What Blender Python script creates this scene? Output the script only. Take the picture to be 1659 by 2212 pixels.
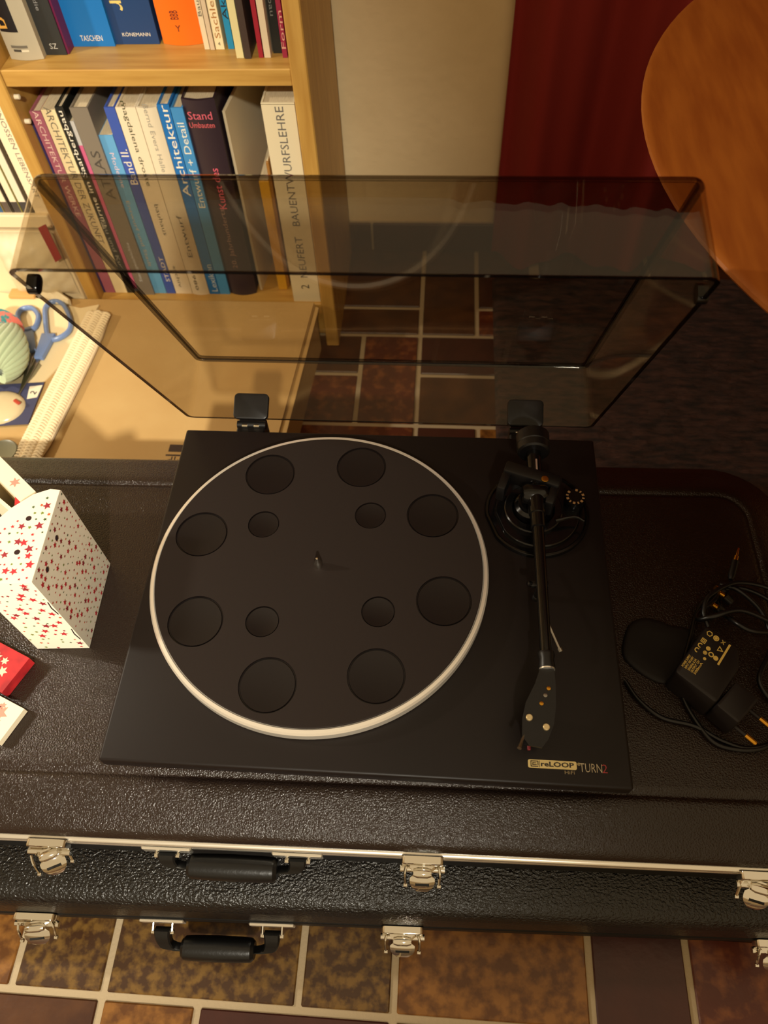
import bpy, bmesh, math, random
from mathutils import Vector, Matrix

for o in list(bpy.data.objects):
    bpy.data.objects.remove(o)
S = bpy.context.scene
C = S.collection
PI = math.pi

# ------------------------------------------------------------------ camera
F = 1632.9
CAM = Vector((0.0499, -0.32587, 0.86203))
def cam_axes(yaw, pit, rol):
    f = Vector((-math.sin(yaw) * math.cos(pit), math.cos(yaw) * math.cos(pit), -math.sin(pit)))
    r = Vector((math.cos(yaw), math.sin(yaw), 0)); u = r.cross(f)
    c, s = math.cos(rol), math.sin(rol)
    return c * r + s * u, -s * r + c * u, f
RGT, UPV, FWD = cam_axes(0.11542, 0.98011, -0.062922)
cd = bpy.data.cameras.new('camera'); cam = bpy.data.objects.new('camera', cd); C.objects.link(cam)
M = Matrix((RGT, UPV, -FWD)).transposed().to_4x4(); M.translation = CAM
cam.matrix_world = M
cd.sensor_fit = 'VERTICAL'; cd.sensor_height = 32.0; cd.lens = F / 2212 * 32.0
cd.clip_start = 0.01; cd.clip_end = 50
cd.dof.use_dof = True; cd.dof.focus_distance = 0.66; cd.dof.aperture_fstop = 7.0
S.camera = cam

def ray(px, py):
    return RGT * ((px - 829.5) / F) + UPV * (-(py - 1106) / F) + FWD
def onz(px, py, z):          # photo pixel -> point at height z above the floor
    d = ray(px, py); return CAM + d * ((z - CAM.z) / d.z)
def ony(px, py, y):          # photo pixel -> point on the plane at depth y
    d = ray(px, py); return CAM + d * ((y - CAM.y) / d.y)

# ------------------------------------------------------------------ world, lights, exposure
w = bpy.data.worlds.new('room_ambient'); S.world = w; w.use_nodes = True
w.node_tree.nodes['Background'].inputs[0].default_value = (1.0, 0.74, 0.42, 1)
w.node_tree.nodes['Background'].inputs[1].default_value = 0.31
def lamp(name, loc, energy, radius, col):
    l = bpy.data.lights.new(name, 'POINT'); l.energy = energy; l.shadow_soft_size = radius; l.color = col
    o = bpy.data.objects.new(name, l); C.objects.link(o); o.location = loc; return o
def spot(name, loc, aim, energy, radius, col, cone, blend):
    l = bpy.data.lights.new(name, 'SPOT'); l.energy = energy; l.shadow_soft_size = radius; l.color = col
    l.spot_size = math.radians(cone); l.spot_blend = blend
    o = bpy.data.objects.new(name, l); C.objects.link(o); o.location = loc
    o.rotation_euler = (Vector(aim) - Vector(loc)).to_track_quat('-Z', 'Y').to_euler(); return o
spot('ceiling_spot', (0.30, -1.95, 2.15), (-0.66, 0.18, 0.20), 224.0, 0.06, (1.0, 0.93, 0.78), 36, 1.0)  # ceiling lamp; cone added to dim the right side, replacing a body's shadow
lamp('lamp_beside_shelf', (-1.30, 0.08, 0.95), 16.0, 0.035, (1.0, 0.90, 0.72))
S.view_settings.view_transform = 'Standard'
S.view_settings.look = 'None'
S.view_settings.exposure = 1.15
S.view_settings.gamma = 1.0
S.view_settings.use_curve_mapping = False

# ------------------------------------------------------------------ materials
def lin(c):
    return tuple(((v / 255) / 12.92 if v / 255 <= 0.04045 else ((v / 255 + 0.055) / 1.055) ** 2.4) for v in c)
MATS = {}
def mat(name, col, rough=0.5, metal=0.0, spec=0.5, var=None, vscale=20, bump=0.0, bscale=200, stretch=None,
        detail=4, coat=0.0, sheen=0.0, voro=False, bdist=0.001, vdetail=5, contrast=(0.35, 0.65)):
    if name in MATS: return MATS[name]
    m = bpy.data.materials.new(name); m.use_nodes = True; MATS[name] = m
    nt = m.node_tree; N = nt.nodes; L = nt.links; b = N['Principled BSDF']
    b.inputs['Base Color'].default_value = (*lin(col), 1)
    b.inputs['Roughness'].default_value = rough; b.inputs['Metallic'].default_value = metal
    b.inputs['Specular IOR Level'].default_value = spec
    b.inputs['Coat Weight'].default_value = coat
    b.inputs['Sheen Weight'].default_value = sheen
    if var or bump:
        tc = N.new('ShaderNodeTexCoord'); mp = N.new('ShaderNodeMapping')
        L.new(tc.outputs['Object'], mp.inputs['Vector'])
        if stretch: mp.inputs['Scale'].default_value = stretch
    if var:
        n = N.new('ShaderNodeTexNoise'); n.inputs['Scale'].default_value = vscale; n.inputs['Detail'].default_value = vdetail
        L.new(mp.outputs[0], n.inputs['Vector'])
        r = N.new('ShaderNodeValToRGB'); L.new(n.outputs['Fac'], r.inputs[0])
        r.color_ramp.elements[0].position = contrast[0]; r.color_ramp.elements[1].position = contrast[1]
        r.color_ramp.elements[0].color = (*lin(col), 1); r.color_ramp.elements[1].color = (*lin(var), 1)
        L.new(r.outputs[0], b.inputs['Base Color'])
    if bump:
        if voro:
            n = N.new('ShaderNodeTexVoronoi'); n.inputs['Scale'].default_value = bscale; out = n.outputs['Distance']
            n2 = N.new('ShaderNodeTexNoise'); n2.inputs['Scale'].default_value = bscale * 0.8
            L.new(mp.outputs[0], n2.inputs['Vector'])
            mx = N.new('ShaderNodeMixRGB'); mx.inputs[0].default_value = 0.004
            L.new(mp.outputs[0], mx.inputs[1]); L.new(n2.outputs['Color'], mx.inputs[2]); L.new(mx.outputs[0], n.inputs['Vector'])
        else:
            n = N.new('ShaderNodeTexNoise'); n.inputs['Scale'].default_value = bscale; n.inputs['Detail'].default_value = detail
            out = n.outputs['Fac']; L.new(mp.outputs[0], n.inputs['Vector'])
        bp = N.new('ShaderNodeBump'); bp.inputs['Strength'].default_value = bump; bp.inputs['Distance'].default_value = bdist
        L.new(out, bp.inputs['Height']); L.new(bp.outputs[0], b.inputs['Normal'])
    return m

def acrylic(name, tint, ior=1.45, rough=0.02):
    if name in MATS: return MATS[name]
    m = bpy.data.materials.new(name); m.use_nodes = True; MATS[name] = m
    nt = m.node_tree; N = nt.nodes; L = nt.links; N.remove(N['Principled BSDF'])
    t = N.new('ShaderNodeBsdfTransparent'); t.inputs[0].default_value = (*tint, 1)
    g = N.new('ShaderNodeBsdfGlossy'); g.inputs['Roughness'].default_value = rough; g.inputs[0].default_value = (1, 1, 1, 1)
    lw = N.new('ShaderNodeLayerWeight'); lw.inputs[0].default_value = 0.5
    pw_ = N.new('ShaderNodeMath'); pw_.operation = 'POWER'; pw_.inputs[1].default_value = 5; L.new(lw.outputs['Facing'], pw_.inputs[0])
    r0 = ((ior - 1) / (ior + 1)) ** 2
    f = N.new('ShaderNodeMath'); f.operation = 'MULTIPLY_ADD'; f.inputs[1].default_value = 1 - r0; f.inputs[2].default_value = r0; L.new(pw_.outputs[0], f.inputs[0])
    mx = N.new('ShaderNodeMixShader'); L.new(f.outputs[0], mx.inputs[0]); L.new(t.outputs[0], mx.inputs[1]); L.new(g.outputs[0], mx.inputs[2])
    L.new(mx.outputs[0], N['Material Output'].inputs[0])
    return m

# ------------------------------------------------------------------ object helpers
ORG = {}
def thing(name, label, cat, loc=(0, 0, 0), group=None):
    o = bpy.data.objects.new(name, None); o.empty_display_size = 0.05; C.objects.link(o); o.location = loc
    o['label'] = label; o['category'] = cat
    if group: o['group'] = group
    ORG[o] = Vector(loc); return o
def tag(o, label, cat, group=None):
    o['label'] = label; o['category'] = cat
    if group: o['group'] = group
    return o
def obj(name, bm, m, parent=None, smooth=35, loc=None, label=None, kind=None):
    """bm holds world coordinates; they become local to the parent (or to loc)."""
    org = ORG[parent] if parent is not None else Vector(loc if loc is not None else (0, 0, 0))
    if isinstance(bm, bpy.types.Mesh): me = bm
    else:
        me = bpy.data.meshes.new(name); bm.normal_update(); bm.to_mesh(me); bm.free()
    if org.length > 0: me.transform(Matrix.Translation(-org))
    for mm in (m if isinstance(m, (list, tuple)) else [m]):
        me.materials.append(mm)
    if smooth:
        me.shade_smooth(); me.set_sharp_from_angle(angle=math.radians(smooth))
    o = bpy.data.objects.new(name, me); C.objects.link(o)
    if parent is not None: o.parent = parent
    else: o.location = org
    ORG[o] = org
    if label: o['label'] = label
    if kind: o['kind'] = kind
    return o
def struct(name, bm, m, **k):
    o = obj(name, bm, m, kind='structure', **k); return o

def nb(): return bmesh.new()
def box(bm, x0, x1, y0, y1, z0, z1, bev=0.0, seg=1, T=None, mi=0):
    b = bmesh.new()
    vs = [b.verts.new((x, y, z)) for x in (x0, x1) for y in (y0, y1) for z in (z0, z1)]
    for f in ((0, 1, 3, 2), (4, 6, 7, 5), (0, 4, 5, 1), (2, 3, 7, 6), (0, 2, 6, 4), (1, 5, 7, 3)):
        b.faces.new([vs[i] for i in f])
    bmesh.ops.recalc_face_normals(b, faces=b.faces)
    if bev: bmesh.ops.bevel(b, geom=b.edges[:], offset=bev, segments=seg, affect='EDGES', profile=0.5)
    merge(bm, b, T, mi); return bm
def merge(bm, b, T=None, mi=0):
    if T is not None: bmesh.ops.transform(b, matrix=T, verts=b.verts)
    vm = {v: bm.verts.new(v.co) for v in b.verts}
    for f in b.faces:
        try:
            nf = bm.faces.new([vm[v] for v in f.verts]); nf.material_index = mi if mi else f.material_index
        except ValueError: pass
    b.free()
def loft(bm, loops, cap0=True, cap1=True, closed=True, mi=0):
    rows = [[bm.verts.new(p) for p in l] for l in loops]
    n = len(loops[0]); fs = []
    for a, b in zip(rows, rows[1:]):
        for i in range(n if closed else n - 1):
            j = (i + 1) % n
            fs.append(bm.faces.new((a[i], a[j], b[j], b[i])))
    if cap0: fs.append(bm.faces.new(rows[0][::-1]))
    if cap1: fs.append(bm.faces.new(rows[-1]))
    for f in fs: f.material_index = mi
    return rows
def fixn(bm):
    bmesh.ops.recalc_face_normals(bm, faces=bm.faces); return bm
def lathe(bm, prof, c=(0, 0, 0), n=48, T=None, axis=None, mi=0, closed=False):
    """prof: [(r, z)...] turned about z through c (or about `axis`)."""
    b = bmesh.new(); rows = []
    for r, z in prof:
        if r < 1e-7: rows.append([b.verts.new((0, 0, z))] * n)
        else: rows.append([b.verts.new((r * math.cos(2 * PI * i / n), r * math.sin(2 * PI * i / n), z)) for i in range(n)])
    prs = list(zip(rows, rows[1:])) + ([(rows[-1], rows[0])] if closed else [])
    for a, d in prs:
        for i in range(n):
            j = (i + 1) % n
            q = []
            for v in (a[i], a[j], d[j], d[i]):
                if v not in q: q.append(v)
            if len(q) > 2:
                try: b.faces.new(q)
                except ValueError: pass
    if not closed:
        for rw in (rows[0], rows[-1]):
            if rw[0] is not rw[1]: b.faces.new(rw)
    bmesh.ops.recalc_face_normals(b, faces=b.faces)
    TT = Matrix.Translation(Vector(c))
    if axis is not None: TT = TT @ Vector(axis).to_track_quat('Z', 'Y').to_matrix().to_4x4()
    if T is not None: TT = T @ TT
    merge(bm, b, TT, mi); return bm
def tube(bm, pts, r, n=10, caps=True, mi=0):
    pts = [Vector(p) for p in pts]; rr = r if isinstance(r, (list, tuple)) else [r] * len(pts)
    loops = []; up = None
    for i, p in enumerate(pts):
        t = (pts[min(i + 1, len(pts) - 1)] - pts[max(i - 1, 0)]).normalized()
        if up is None:
            up = t.orthogonal().normalized()
        up = (up - t * up.dot(t)).normalized(); s = t.cross(up)
        loops.append([p + (up * math.cos(2 * PI * k / n) + s * math.sin(2 * PI * k / n)) * rr[i] for k in range(n)])
    loft(bm, loops, caps, caps, mi=mi); return bm
def spline(ctrl, n=8, closed=False):
    P = [Vector(p) for p in ctrl]; out = []; m = len(P)
    rng = range(m) if closed else range(m - 1)
    for i in rng:
        p0 = P[(i - 1) % m] if closed or i > 0 else P[i] * 2 - P[i + 1]
        p1 = P[i]; p2 = P[(i + 1) % m]
        p3 = P[(i + 2) % m] if closed or i + 2 < m else p2 * 2 - p1
        for k in range(n):
            t = k / n
            out.append(0.5 * ((2 * p1) + (p2 - p0) * t + (2 * p0 - 5 * p1 + 4 * p2 - p3) * t * t + (3 * p1 - p0 - 3 * p2 + p3) * t ** 3))
    if not closed: out.append(P[-1])
    return out
def rrect(x0, x1, y0, y1, r, seg=8):
    r = min(r, (x1 - x0) / 2 - 1e-5, (y1 - y0) / 2 - 1e-5); out = []
    for cx, cy, a in ((x1 - r, y1 - r, 0), (x0 + r, y1 - r, 90), (x0 + r, y0 + r, 180), (x1 - r, y0 + r, 270)):
        for k in range(seg + 1):
            t = math.radians(a + 90 * k / seg); out.append((cx + r * math.cos(t), cy + r * math.sin(t)))
    return out
def prism(bm, pts, z0, z1, bev=0.0, T=None, mi=0):
    b = bmesh.new(); lo = [b.verts.new((p[0], p[1], z0)) for p in pts]; hi = [b.verts.new((p[0], p[1], z1)) for p in pts]
    n = len(pts)
    for i in range(n): b.faces.new((lo[i], lo[(i + 1) % n], hi[(i + 1) % n], hi[i]))
    b.faces.new(lo[::-1]); top = b.faces.new(hi)
    bmesh.ops.recalc_face_normals(b, faces=b.faces)
    if bev:
        bmesh.ops.bevel(b, geom=[e for e in b.edges if abs(e.verts[0].co.z - z1) < 1e-7 and abs(e.verts[1].co.z - z1) < 1e-7], offset=bev, segments=2, affect='EDGES', profile=0.5)
    merge(bm, b, T, mi); return bm
def rotz(a, c=(0, 0, 0)):
    c = Vector(c); return Matrix.Translation(c) @ Matrix.Rotation(a, 4, 'Z') @ Matrix.Translation(-c)
def frame(o, ux, uy):
    ux = Vector(ux).normalized(); uy = Vector(uy).normalized(); uz = ux.cross(uy)
    m = Matrix((ux, uy, uz)).transposed().to_4x4(); m.translation = Vector(o); return m
def text_mesh(s, o, ux, uy, h=None, width=None, thick=0.00012, center=False, outline=None, bold=0.0):
    """lettering as a mesh: o = lower-left (or centre) of the text, ux reading direction, uy letter-up; h letter height."""
    cu = bpy.data.curves.new('lettering', 'FONT'); cu.body = s; cu.size = 1.0; cu.extrude = 0.0; cu.resolution_u = 2
    cu.offset = bold
    t = bpy.data.objects.new('lettering', cu); C.objects.link(t)
    dg = bpy.context.evaluated_depsgraph_get(); me = bpy.data.meshes.new_from_object(t.evaluated_get(dg))
    bpy.data.objects.remove(t); bpy.data.curves.remove(cu)
    xs = [v.co.x for v in me.vertices]; ys = [v.co.y for v in me.vertices]
    x0, x1, y0, y1 = min(xs), max(xs), min(ys), max(ys)
    sx = sy = None
    if h: sy = h / (y1 - y0)
    if width: sx = width / (x1 - x0)
    sx = sx or sy; sy = sy or sx
    ox, oy = ((x0 + x1) / 2, (y0 + y1) / 2) if center else (x0, y0)
    me.transform(Matrix.Diagonal((sx, sy, 1, 1)) @ Matrix.Translation((-ox, -oy, thick / sx * 0 )))
    bm = bmesh.new(); bm.from_mesh(me); bpy.data.meshes.remove(me)
    bmesh.ops.transform(bm, matrix=frame(o, ux, uy) @ Matrix.Translation((0, 0, thick)), verts=bm.verts)
    return bm
def join(bm, b): merge(bm, b); return bm

# ================================================================== SETTING
WALLY = 0.82
random.seed(7)
grout = mat('grout_mortar', (178, 160, 130), 0.9, bump=0.4, bscale=300)
plaster = mat('cream_plaster', (230, 204, 158), 0.9, var=(220, 194, 148), vscale=6, bump=0.25, bscale=60, bdist=0.004)
white_plaster = mat('pale_room_plaster', (200, 185, 160), 0.95)
floor = struct('floor', box(nb(), -2.3, 1.9, -2.6, WALLY, -0.04, -0.0025), grout)
struct('wall_back', box(nb(), -2.3, 1.9, WALLY, WALLY + 0.06, -0.04, 2.4), plaster)
struct('wall_left', box(nb(), -2.36, -2.3, -2.6, WALLY + 0.06, -0.04, 2.4), white_plaster)
struct('wall_right', box(nb(), 1.9, 1.96, -2.6, WALLY + 0.06, -0.04, 2.4), white_plaster)

tile_mats = {
    'olive': mat('mottled_olive_brown_tile', (62, 38, 20), 0.35, var=(112, 82, 36), vscale=95, bump=0.12, bscale=90, bdist=0.003, contrast=(0.43, 0.62), vdetail=9),
    'ochre': mat('mottled_ochre_tile', (92, 54, 20), 0.35, var=(136, 90, 38), vscale=70, bump=0.12, bscale=90, bdist=0.003, contrast=(0.40, 0.60), vdetail=9),
    'dark': mat('dark_brown_tile', (62, 32, 18), 0.35, var=(82, 48, 24), vscale=30, bump=0.12, bscale=90, bdist=0.003),
    'maroon': mat('dark_maroon_tile', (58, 24, 20), 0.35, var=(66, 28, 22), vscale=25, bump=0.12, bscale=90, bdist=0.003),
    'rust': mat('rust_brown_tile', (84, 34, 20), 0.35, var=(126, 72, 36), vscale=60, bump=0.12, bscale=90, bdist=0.003, contrast=(0.48, 0.68), vdetail=9),
}
G = 0.0036   # half joint
tiles = []
def tile(x0, x1, y0, y1, kind):
    bm = box(nb(), x0 + G, x1 - G, y0 + G, y1 - G, -0.004, 0.0, bev=0.0012)
    o = obj('floor_tile', bm, tile_mats[kind], floor, smooth=0)
    tiles.append((x0, x1, y0, y1)); return o
# front of the cases (rows run along x, joint line at y = -0.327)
YF = -0.3275
row = [(-0.443, -0.348, 'ochre'), (-0.348, -0.255, 'olive'), (-0.255, -0.064, 'olive'), (-0.064, 0.028, 'olive'),
       (0.028, 0.2165, 'ochre'), (0.2165, 0.311, 'maroon')]
for x0, x1, k in row: tile(x0, x1, YF, -0.19, k)
tile(0.2165, 0.311, YF - 0.0935, YF + 0.0, 'maroon')
tile(0.311, 0.499, -0.425, -0.2395, 'rust')
tile(0.311, 0.499, -0.2395, -0.146, 'dark')
row = [(-0.443, -0.255, 'dark'), (-0.255, -0.16, 'ochre'), (-0.16, 0.028, 'maroon'), (0.028, 0.2165, 'olive')]
for x0, x1, k in row: tile(x0, x1, YF - 0.187, YF, k)
# seen through the cover, between bookcase and rug
back = [(-0.26, 0.0205, 0.66, WALLY, 'dark'), (-0.26, 0.0205, 0.595, 0.66, 'dark'), (0.0205, 0.112, 0.595, WALLY, 'dark'),
        (0.112, 0.206, 0.66, WALLY, 'dark'), (0.112, 0.206, 0.595, 0.66, 'rust'),
        (-0.26, -0.071, 0.507, 0.595, 'dark'), (-0.071, 0.0205, 0.405, 0.595, 'rust'), (0.0205, 0.206, 0.507, 0.595, 'maroon'),
        (-0.26, -0.071, 0.405, 0.507, 'rust'), (0.0205, 0.206, 0.405, 0.507, 'dark'),
        (-0.26, 0.0205, 0.31, 0.405, 'rust'), (0.0205, 0.112, 0.31, 0.405, 'maroon'), (0.112, 0.206, 0.31, 0.405, 'ochre')]
for b in back: tile(*b)
# the rest of the floor round about, smaller and larger tiles mixed
def hit(x0, x1, y0, y1):
    return any(x0 < t[1] - .002 and x1 > t[0] + .002 and y0 < t[3] - .002 and y1 > t[2] + .002 for t in tiles)
ks = ['olive', 'ochre', 'dark', 'maroon', 'rust', 'dark']
for j in range(0, 17):
    y1 = WALLY - j * 0.0935
    for i in range(-10, 9):
        for (wx, wy) in random.sample([(2, 2), (2, 1), (1, 1), (1, 2)], 4) + [(1, 1)]:
            x0 = 0.028 + i * 0.094
            if not hit(x0, x0 + wx * .094, y1 - wy * .0935, y1):
                tile(x0, x0 + wx * .094, y1 - wy * .0935, y1, random.choice(ks)); break

# tiled skirting at the foot of the plaster wall
skirt = struct('baseboard_back', box(nb(), -2.3, 1.9, WALLY - 0.008, WALLY, -0.0025, 0.053), grout)
x = -0.5115
for i, (wd, k) in enumerate([(0.22, 'dark'), (0.22, 'dark'), (0.22, 'maroon'), (0.22, 'dark'), (0.22, 'maroon'), (0.22, 'dark')]):
    obj('skirting_tile', box(nb(), x + .002, x + wd - .002, WALLY - 0.013, WALLY - 0.007, 0.001, 0.055, bev=0.001), tile_mats[k], skirt, smooth=0)
    x += wd

# ================================================================== BOOKCASE
pine = mat('honey_pine', (192, 150, 76), 0.45, var=(172, 128, 58), vscale=14, stretch=(6, 6, 0.6), bump=0.08, bscale=40)
pine_h = mat('honey_pine_shelf', (192, 150, 76), 0.45, var=(172, 128, 58), vscale=14, stretch=(0.6, 6, 6), bump=0.08, bscale=40)
BF = 0.567; BB = WALLY - 0.014
bc = thing('bookcase', 'honey-coloured wooden bookcase full of architecture books behind the turntable', 'bookcase', (-0.30, BF, 0))
obj('side_panel', box(nb(), -0.1295, -0.1095, BF, BB, 0, 1.75, bev=0.0015), pine, bc)
obj('side_panel', box(nb(), -0.4945, -0.4760, BF, BB, 0, 1.75, bev=0.0015), pine, bc)
for z in (0.065, 0.4085, 0.76, 1.1, 1.43, 1.73):
    obj('shelf', box(nb(), -0.4760, -0.1295, BF + 0.002, BB - 0.006, z, z + 0.0195, bev=0.0012), pine_h, bc)
obj('plinth_board', box(nb(), -0.4760, -0.1295, BF + 0.03, BF + 0.045, 0, 0.065), pine_h, bc)
obj('back_panel', box(nb(), -0.4945, -0.1095, BB - 0.006, BB, 0.0, 1.75), pine, bc)
pegm = mat('white_shelf_peg', (225, 210, 180), 0.5)
for p in ((74, 209), (60, 262)):
    q = ony(*p, 0.578); b = nb(); lathe(b, [(0.003, 0), (0.003, 0.006), (0, 0.0075)], c=(-0.4760, 0.578, q.z), n=12, axis=(1, 0, 0)); obj('shelf_peg', b, pegm, bc)

GL = 'books on the lower shelf'; GU = 'books on the upper shelf'
page_m = mat('book_pages', (222, 204, 168), 0.9, var=(196, 176, 140), vscale=300, stretch=(6, 0.3, 0.3), contrast=(0.3, 0.7))
def bmat(col, rough=0.45):
    return mat('book_cover_%02x%02x%02x' % col, col, rough, bump=0.05, bscale=400)
def ink(col): return mat('print_%02x%02x%02x' % col, col, 0.55)
def book(label, x0, x1, yf, zb, zt, dep, col, hard=True, rnd=0.0, texts=(), group=None, pages=True, name='book', band=None):
    t = thing(name, label, 'book', ((x0 + x1) / 2, yf, zb), group)
    x0 = max(x0, -0.4755) if group == GL or group == GU else x0
    th = 0.0022 if hard else 0.0009; ov = 0.003 if hard else 0.0004
    x0 += 0.0004; x1 -= 0.0004
    bm = nb()
    n = 7 if rnd else 2
    # cover: one bent sheet: left board, spine (rounded when rnd), right board
    sp = []
    for i in range(n):
        u = i / (n - 1); sp.append((x0 + (x1 - x0) * u, yf - rnd * (1 - (2 * u - 1) ** 2)))
    outer = [(x0, yf + dep)] + sp + [(x1, yf + dep)]
    inner = [(x1 - th, yf + dep), (x1 - th, yf + th)] + ([((x0 + x1) / 2, yf + th - rnd * .6)] if rnd else []) + [(x0 + th, yf + th), (x0 + th, yf + dep)]
    prism(bm, outer + inner, zb, zt)
    fixn(bm); obj('cover', bm, bmat(col), t, smooth=30)
    if pages:
        obj('page_block', box(nb(), x0 + th, x1 - th, yf + th - rnd * .3 + (0.0008 if rnd else 0), yf + dep - ov, zb + ov * .6 + .0002, zt - ov), page_m, t, smooth=0)
    for tx in texts:
        s, u, z, hh, mode, colr = tx[:6]; wd = tx[6] if len(tx) > 6 else None
        cx = x0 + (x1 - x0) * u
        yy = yf - rnd * (1 - (2 * u - 1) ** 2) - 0.0001
        if mode == 'up':      bm = text_mesh(s, (cx, yy, z), (0, 0, 1), (-1, 0, 0), h=hh, width=wd, center=True)
        elif mode == 'down':  bm = text_mesh(s, (cx, yy, z), (0, 0, -1), (1, 0, 0), h=hh, width=wd, center=True)
        else:                 bm = text_mesh(s, (cx, yy, z), (1, 0, 0), (0, 0, 1), h=hh, width=wd, center=True)
        obj('spine_lettering', bm, ink(colr), t, smooth=0)
    if band:
        for (u0, u1, z0, z1, colr) in band:
            yy = yf - rnd - 0.0003
            if rnd:
                bb = nb(); m_ = 6; lo = []; hi = []
                for i in range(m_ + 1):
                    u = u0 + (u1 - u0) * i / m_; X = x0 + (x1 - x0) * u; Y = yf - rnd * (1 - (2 * u - 1) ** 2) - 0.00025
                    lo.append(bb.verts.new((X, Y, z0))); hi.append(bb.verts.new((X, Y, z1)))
                for i in range(m_): bb.faces.new((lo[i], lo[i + 1], hi[i + 1], hi[i]))
            else:
                bb = box(nb(), x0 + (x1 - x0) * u0, x0 + (x1 - x0) * u1, yf - 0.0002, yf + 0.0004, z0, z1)
            obj('spine_band', bb, ink(colr), t, smooth=0)
    return t
ZL = 0.0847
def bx(p, y): return ony(p, 363, y).x
def bz(p, py, y): return ony(p, py, y).z
def zat(px_, py_, y): return ony(px_, py_, y).z
low = []
Y1 = 0.588
def lb(label, pa, pb, topy, col, y=Y1, dep=0.19, **k):
    return book(label, bx(pa, y), bx(pb, y), y, ZL, zat((pa + pb) / 2 - 30, topy, y), dep, col, group=GL, **k)
TW = (235, 225, 205); TB = (40, 36, 34)
lb('thin dark violet book leaning at the left panel of the lower shelf', 106, 114, 262, (44, 36, 86), hard=False)
lb('mauve pink book with pale lettering, second on the lower shelf', 114, 139, 241, (158, 88, 104), texts=[('ARCHITEKTUR WERKE', .5, .295, .0065, 'down', (226, 190, 176), .15)])
lb('cream book with thin grey capitals next to the mauve book', 139, 169, 237, (226, 206, 160), hard=False, texts=[('ARCHITEKTUR DER ZUKUNFT', .5, .275, .0088, 'down', (110, 100, 84), .20)])
lb('black book with white Saarbergbau lettering', 169, 187, 231, (24, 26, 24), texts=[('Türme im Saarbergbau', .52, .285, .0085, 'up', TW, .17), ('Bau und Kunst', .5, .165, .006, 'down', (150, 146, 136), .1)])
zz = zat(180, 318, Y1)
lb('thin book with white top and pink lower spine beside the black book', 187, 198, 262, (205, 200, 194), hard=False, y=Y1 + .004, band=[(0, 1, ZL + .005, zat(170, 318, Y1), (220, 104, 142))])
lb('thick grey atlas with an orange-edged top', 198, 236, 233, (122, 112, 98), y=Y1 - .004, texts=[('ATLAS', .5, .285, .012, 'up', (70, 64, 58), .07), ('Stadtgeschichte', .45, .145, .006, 'up', (190, 190, 190), .07)])
lb('short light blue book in front of the gap beside the grey atlas', 237, 268, 292, (96, 160, 206), hard=False, dep=.17, texts=[('Moderne', .5, .29, .006, 'down', (214, 190, 200), .05), ('Entwurf und Stadt', .42, .19, .005, 'down', (190, 176, 160), .11)])
lb('slim royal blue book with white lettering near its foot', 268, 291, 232, (58, 84, 166), texts=[('Band II.', .5, .295, .010, 'up', TW, .05), ('STADT', .6, .13, .006, 'up', TW, .045)])
lb('white book with black lettering magdalena droste', 291, 333, 232, (226, 210, 180), texts=[('magdalena droste', .42, .325, .008, 'down', (60, 62, 30), .115), ('bauhaus', .5, .215, .006, 'down', (80, 76, 60), .05), ('archiv', .4, .117, .005, 'down', (80, 76, 60), .04)])
lb('off-white book with faint grey lettering between white and blue books', 333, 376, 231, (220, 206, 178), rnd=.003, texts=[('Bernd Evers Halle', .5, .335, .006, 'down', (150, 144, 130), .09), ('Entwurf', .55, .19, .007, 'up', (90, 84, 70), .07), ('1980', .4, .112, .005, 'down', (90, 84, 70), .035)])
lb('deep blue book with bold white Architektur lettering', 376, 402, 226, (24, 106, 176), texts=[('Architektur', .5, .315, .0095, 'up', TW, .125), ('Lexikon', .6, .115, .009, 'up', (190, 200, 205), .05)])
lb('mid blue book with slanted white lettering beside the dark volume', 402, 428, 233, (62, 134, 190), texts=[('Entwurf + Detail', .5, .295, .009, 'up', (225, 222, 205), .12)])
lb('thick dark purple volume with pink lettering on a rounded spine', 428, 496, 212, (46, 32, 40), rnd=.006, y=.592, texts=[('Stand', .5, .365, .010, 'h', (206, 92, 108)), ('Umbauten', .5, .353, .007, 'h', (206, 92, 96), .032), ('Kunst des', .55, .265, .010, 'up', (214, 90, 110), .06), ('20. Jahrhunderts', .5, .185, .009, 'up', (150, 120, 110), .10)])
# wide pale brochure pushed at an angle into the gap, a yellow folder and two ochre folders, then the ring-bound manual
t = thing('brochure', 'large off-white brochure leaning in the gap beside the dark volume', 'book', (-0.215, .6, ZL), GL)
xa, xb = bx(506, .60), bx(548, .64)
bm = nb(); prism(bm, [(xa, .60), (xa + .004, .598), (xb + .004, .78), (xb, .782)], ZL, zat(480, 240, .60)); obj('cover', bm, bmat((206, 190, 158)), t)
bm = nb(); prism(bm, [(xa + .0012, .6005), (xa + .003, .5995), (xb + .003, .779), (xb + .0012, .780)], ZL + .001, zat(480, 240, .60) - .004 + .0045); obj('page_block', bm, page_m, t, smooth=0)
def folder(label, x0, x1, y, zt, col):
    t = thing('folder', label, 'folder', ((x0 + x1) / 2, y, ZL), GL)
    bm = nb(); box(bm, x0, x1, y, y + .16, ZL, zt, bev=.0008); obj('cover', bm, bmat(col), t)
    obj('paper_stack', box(nb(), x0 + .001, x1 - .001, y + .003, y + .155, zt - .0005, zt + .0012), page_m, t, smooth=0)
folder('bright yellow slim folder beside the big white manual', bx(553, .6), bx(575, .6), .6, zat(545, 392, .6), (196, 146, 36))
folder('ochre brown folder tucked beside the big white manual', bx(576, .606), bx(582, .606), .606, zat(560, 350, .606), (150, 104, 48))
xN0, xN1 = ony(600, 222, .574).x, ony(636, 222, .574).x
xN0 = ony(586, 363, .574).x
zN = zat(600, 222, .574)
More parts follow.
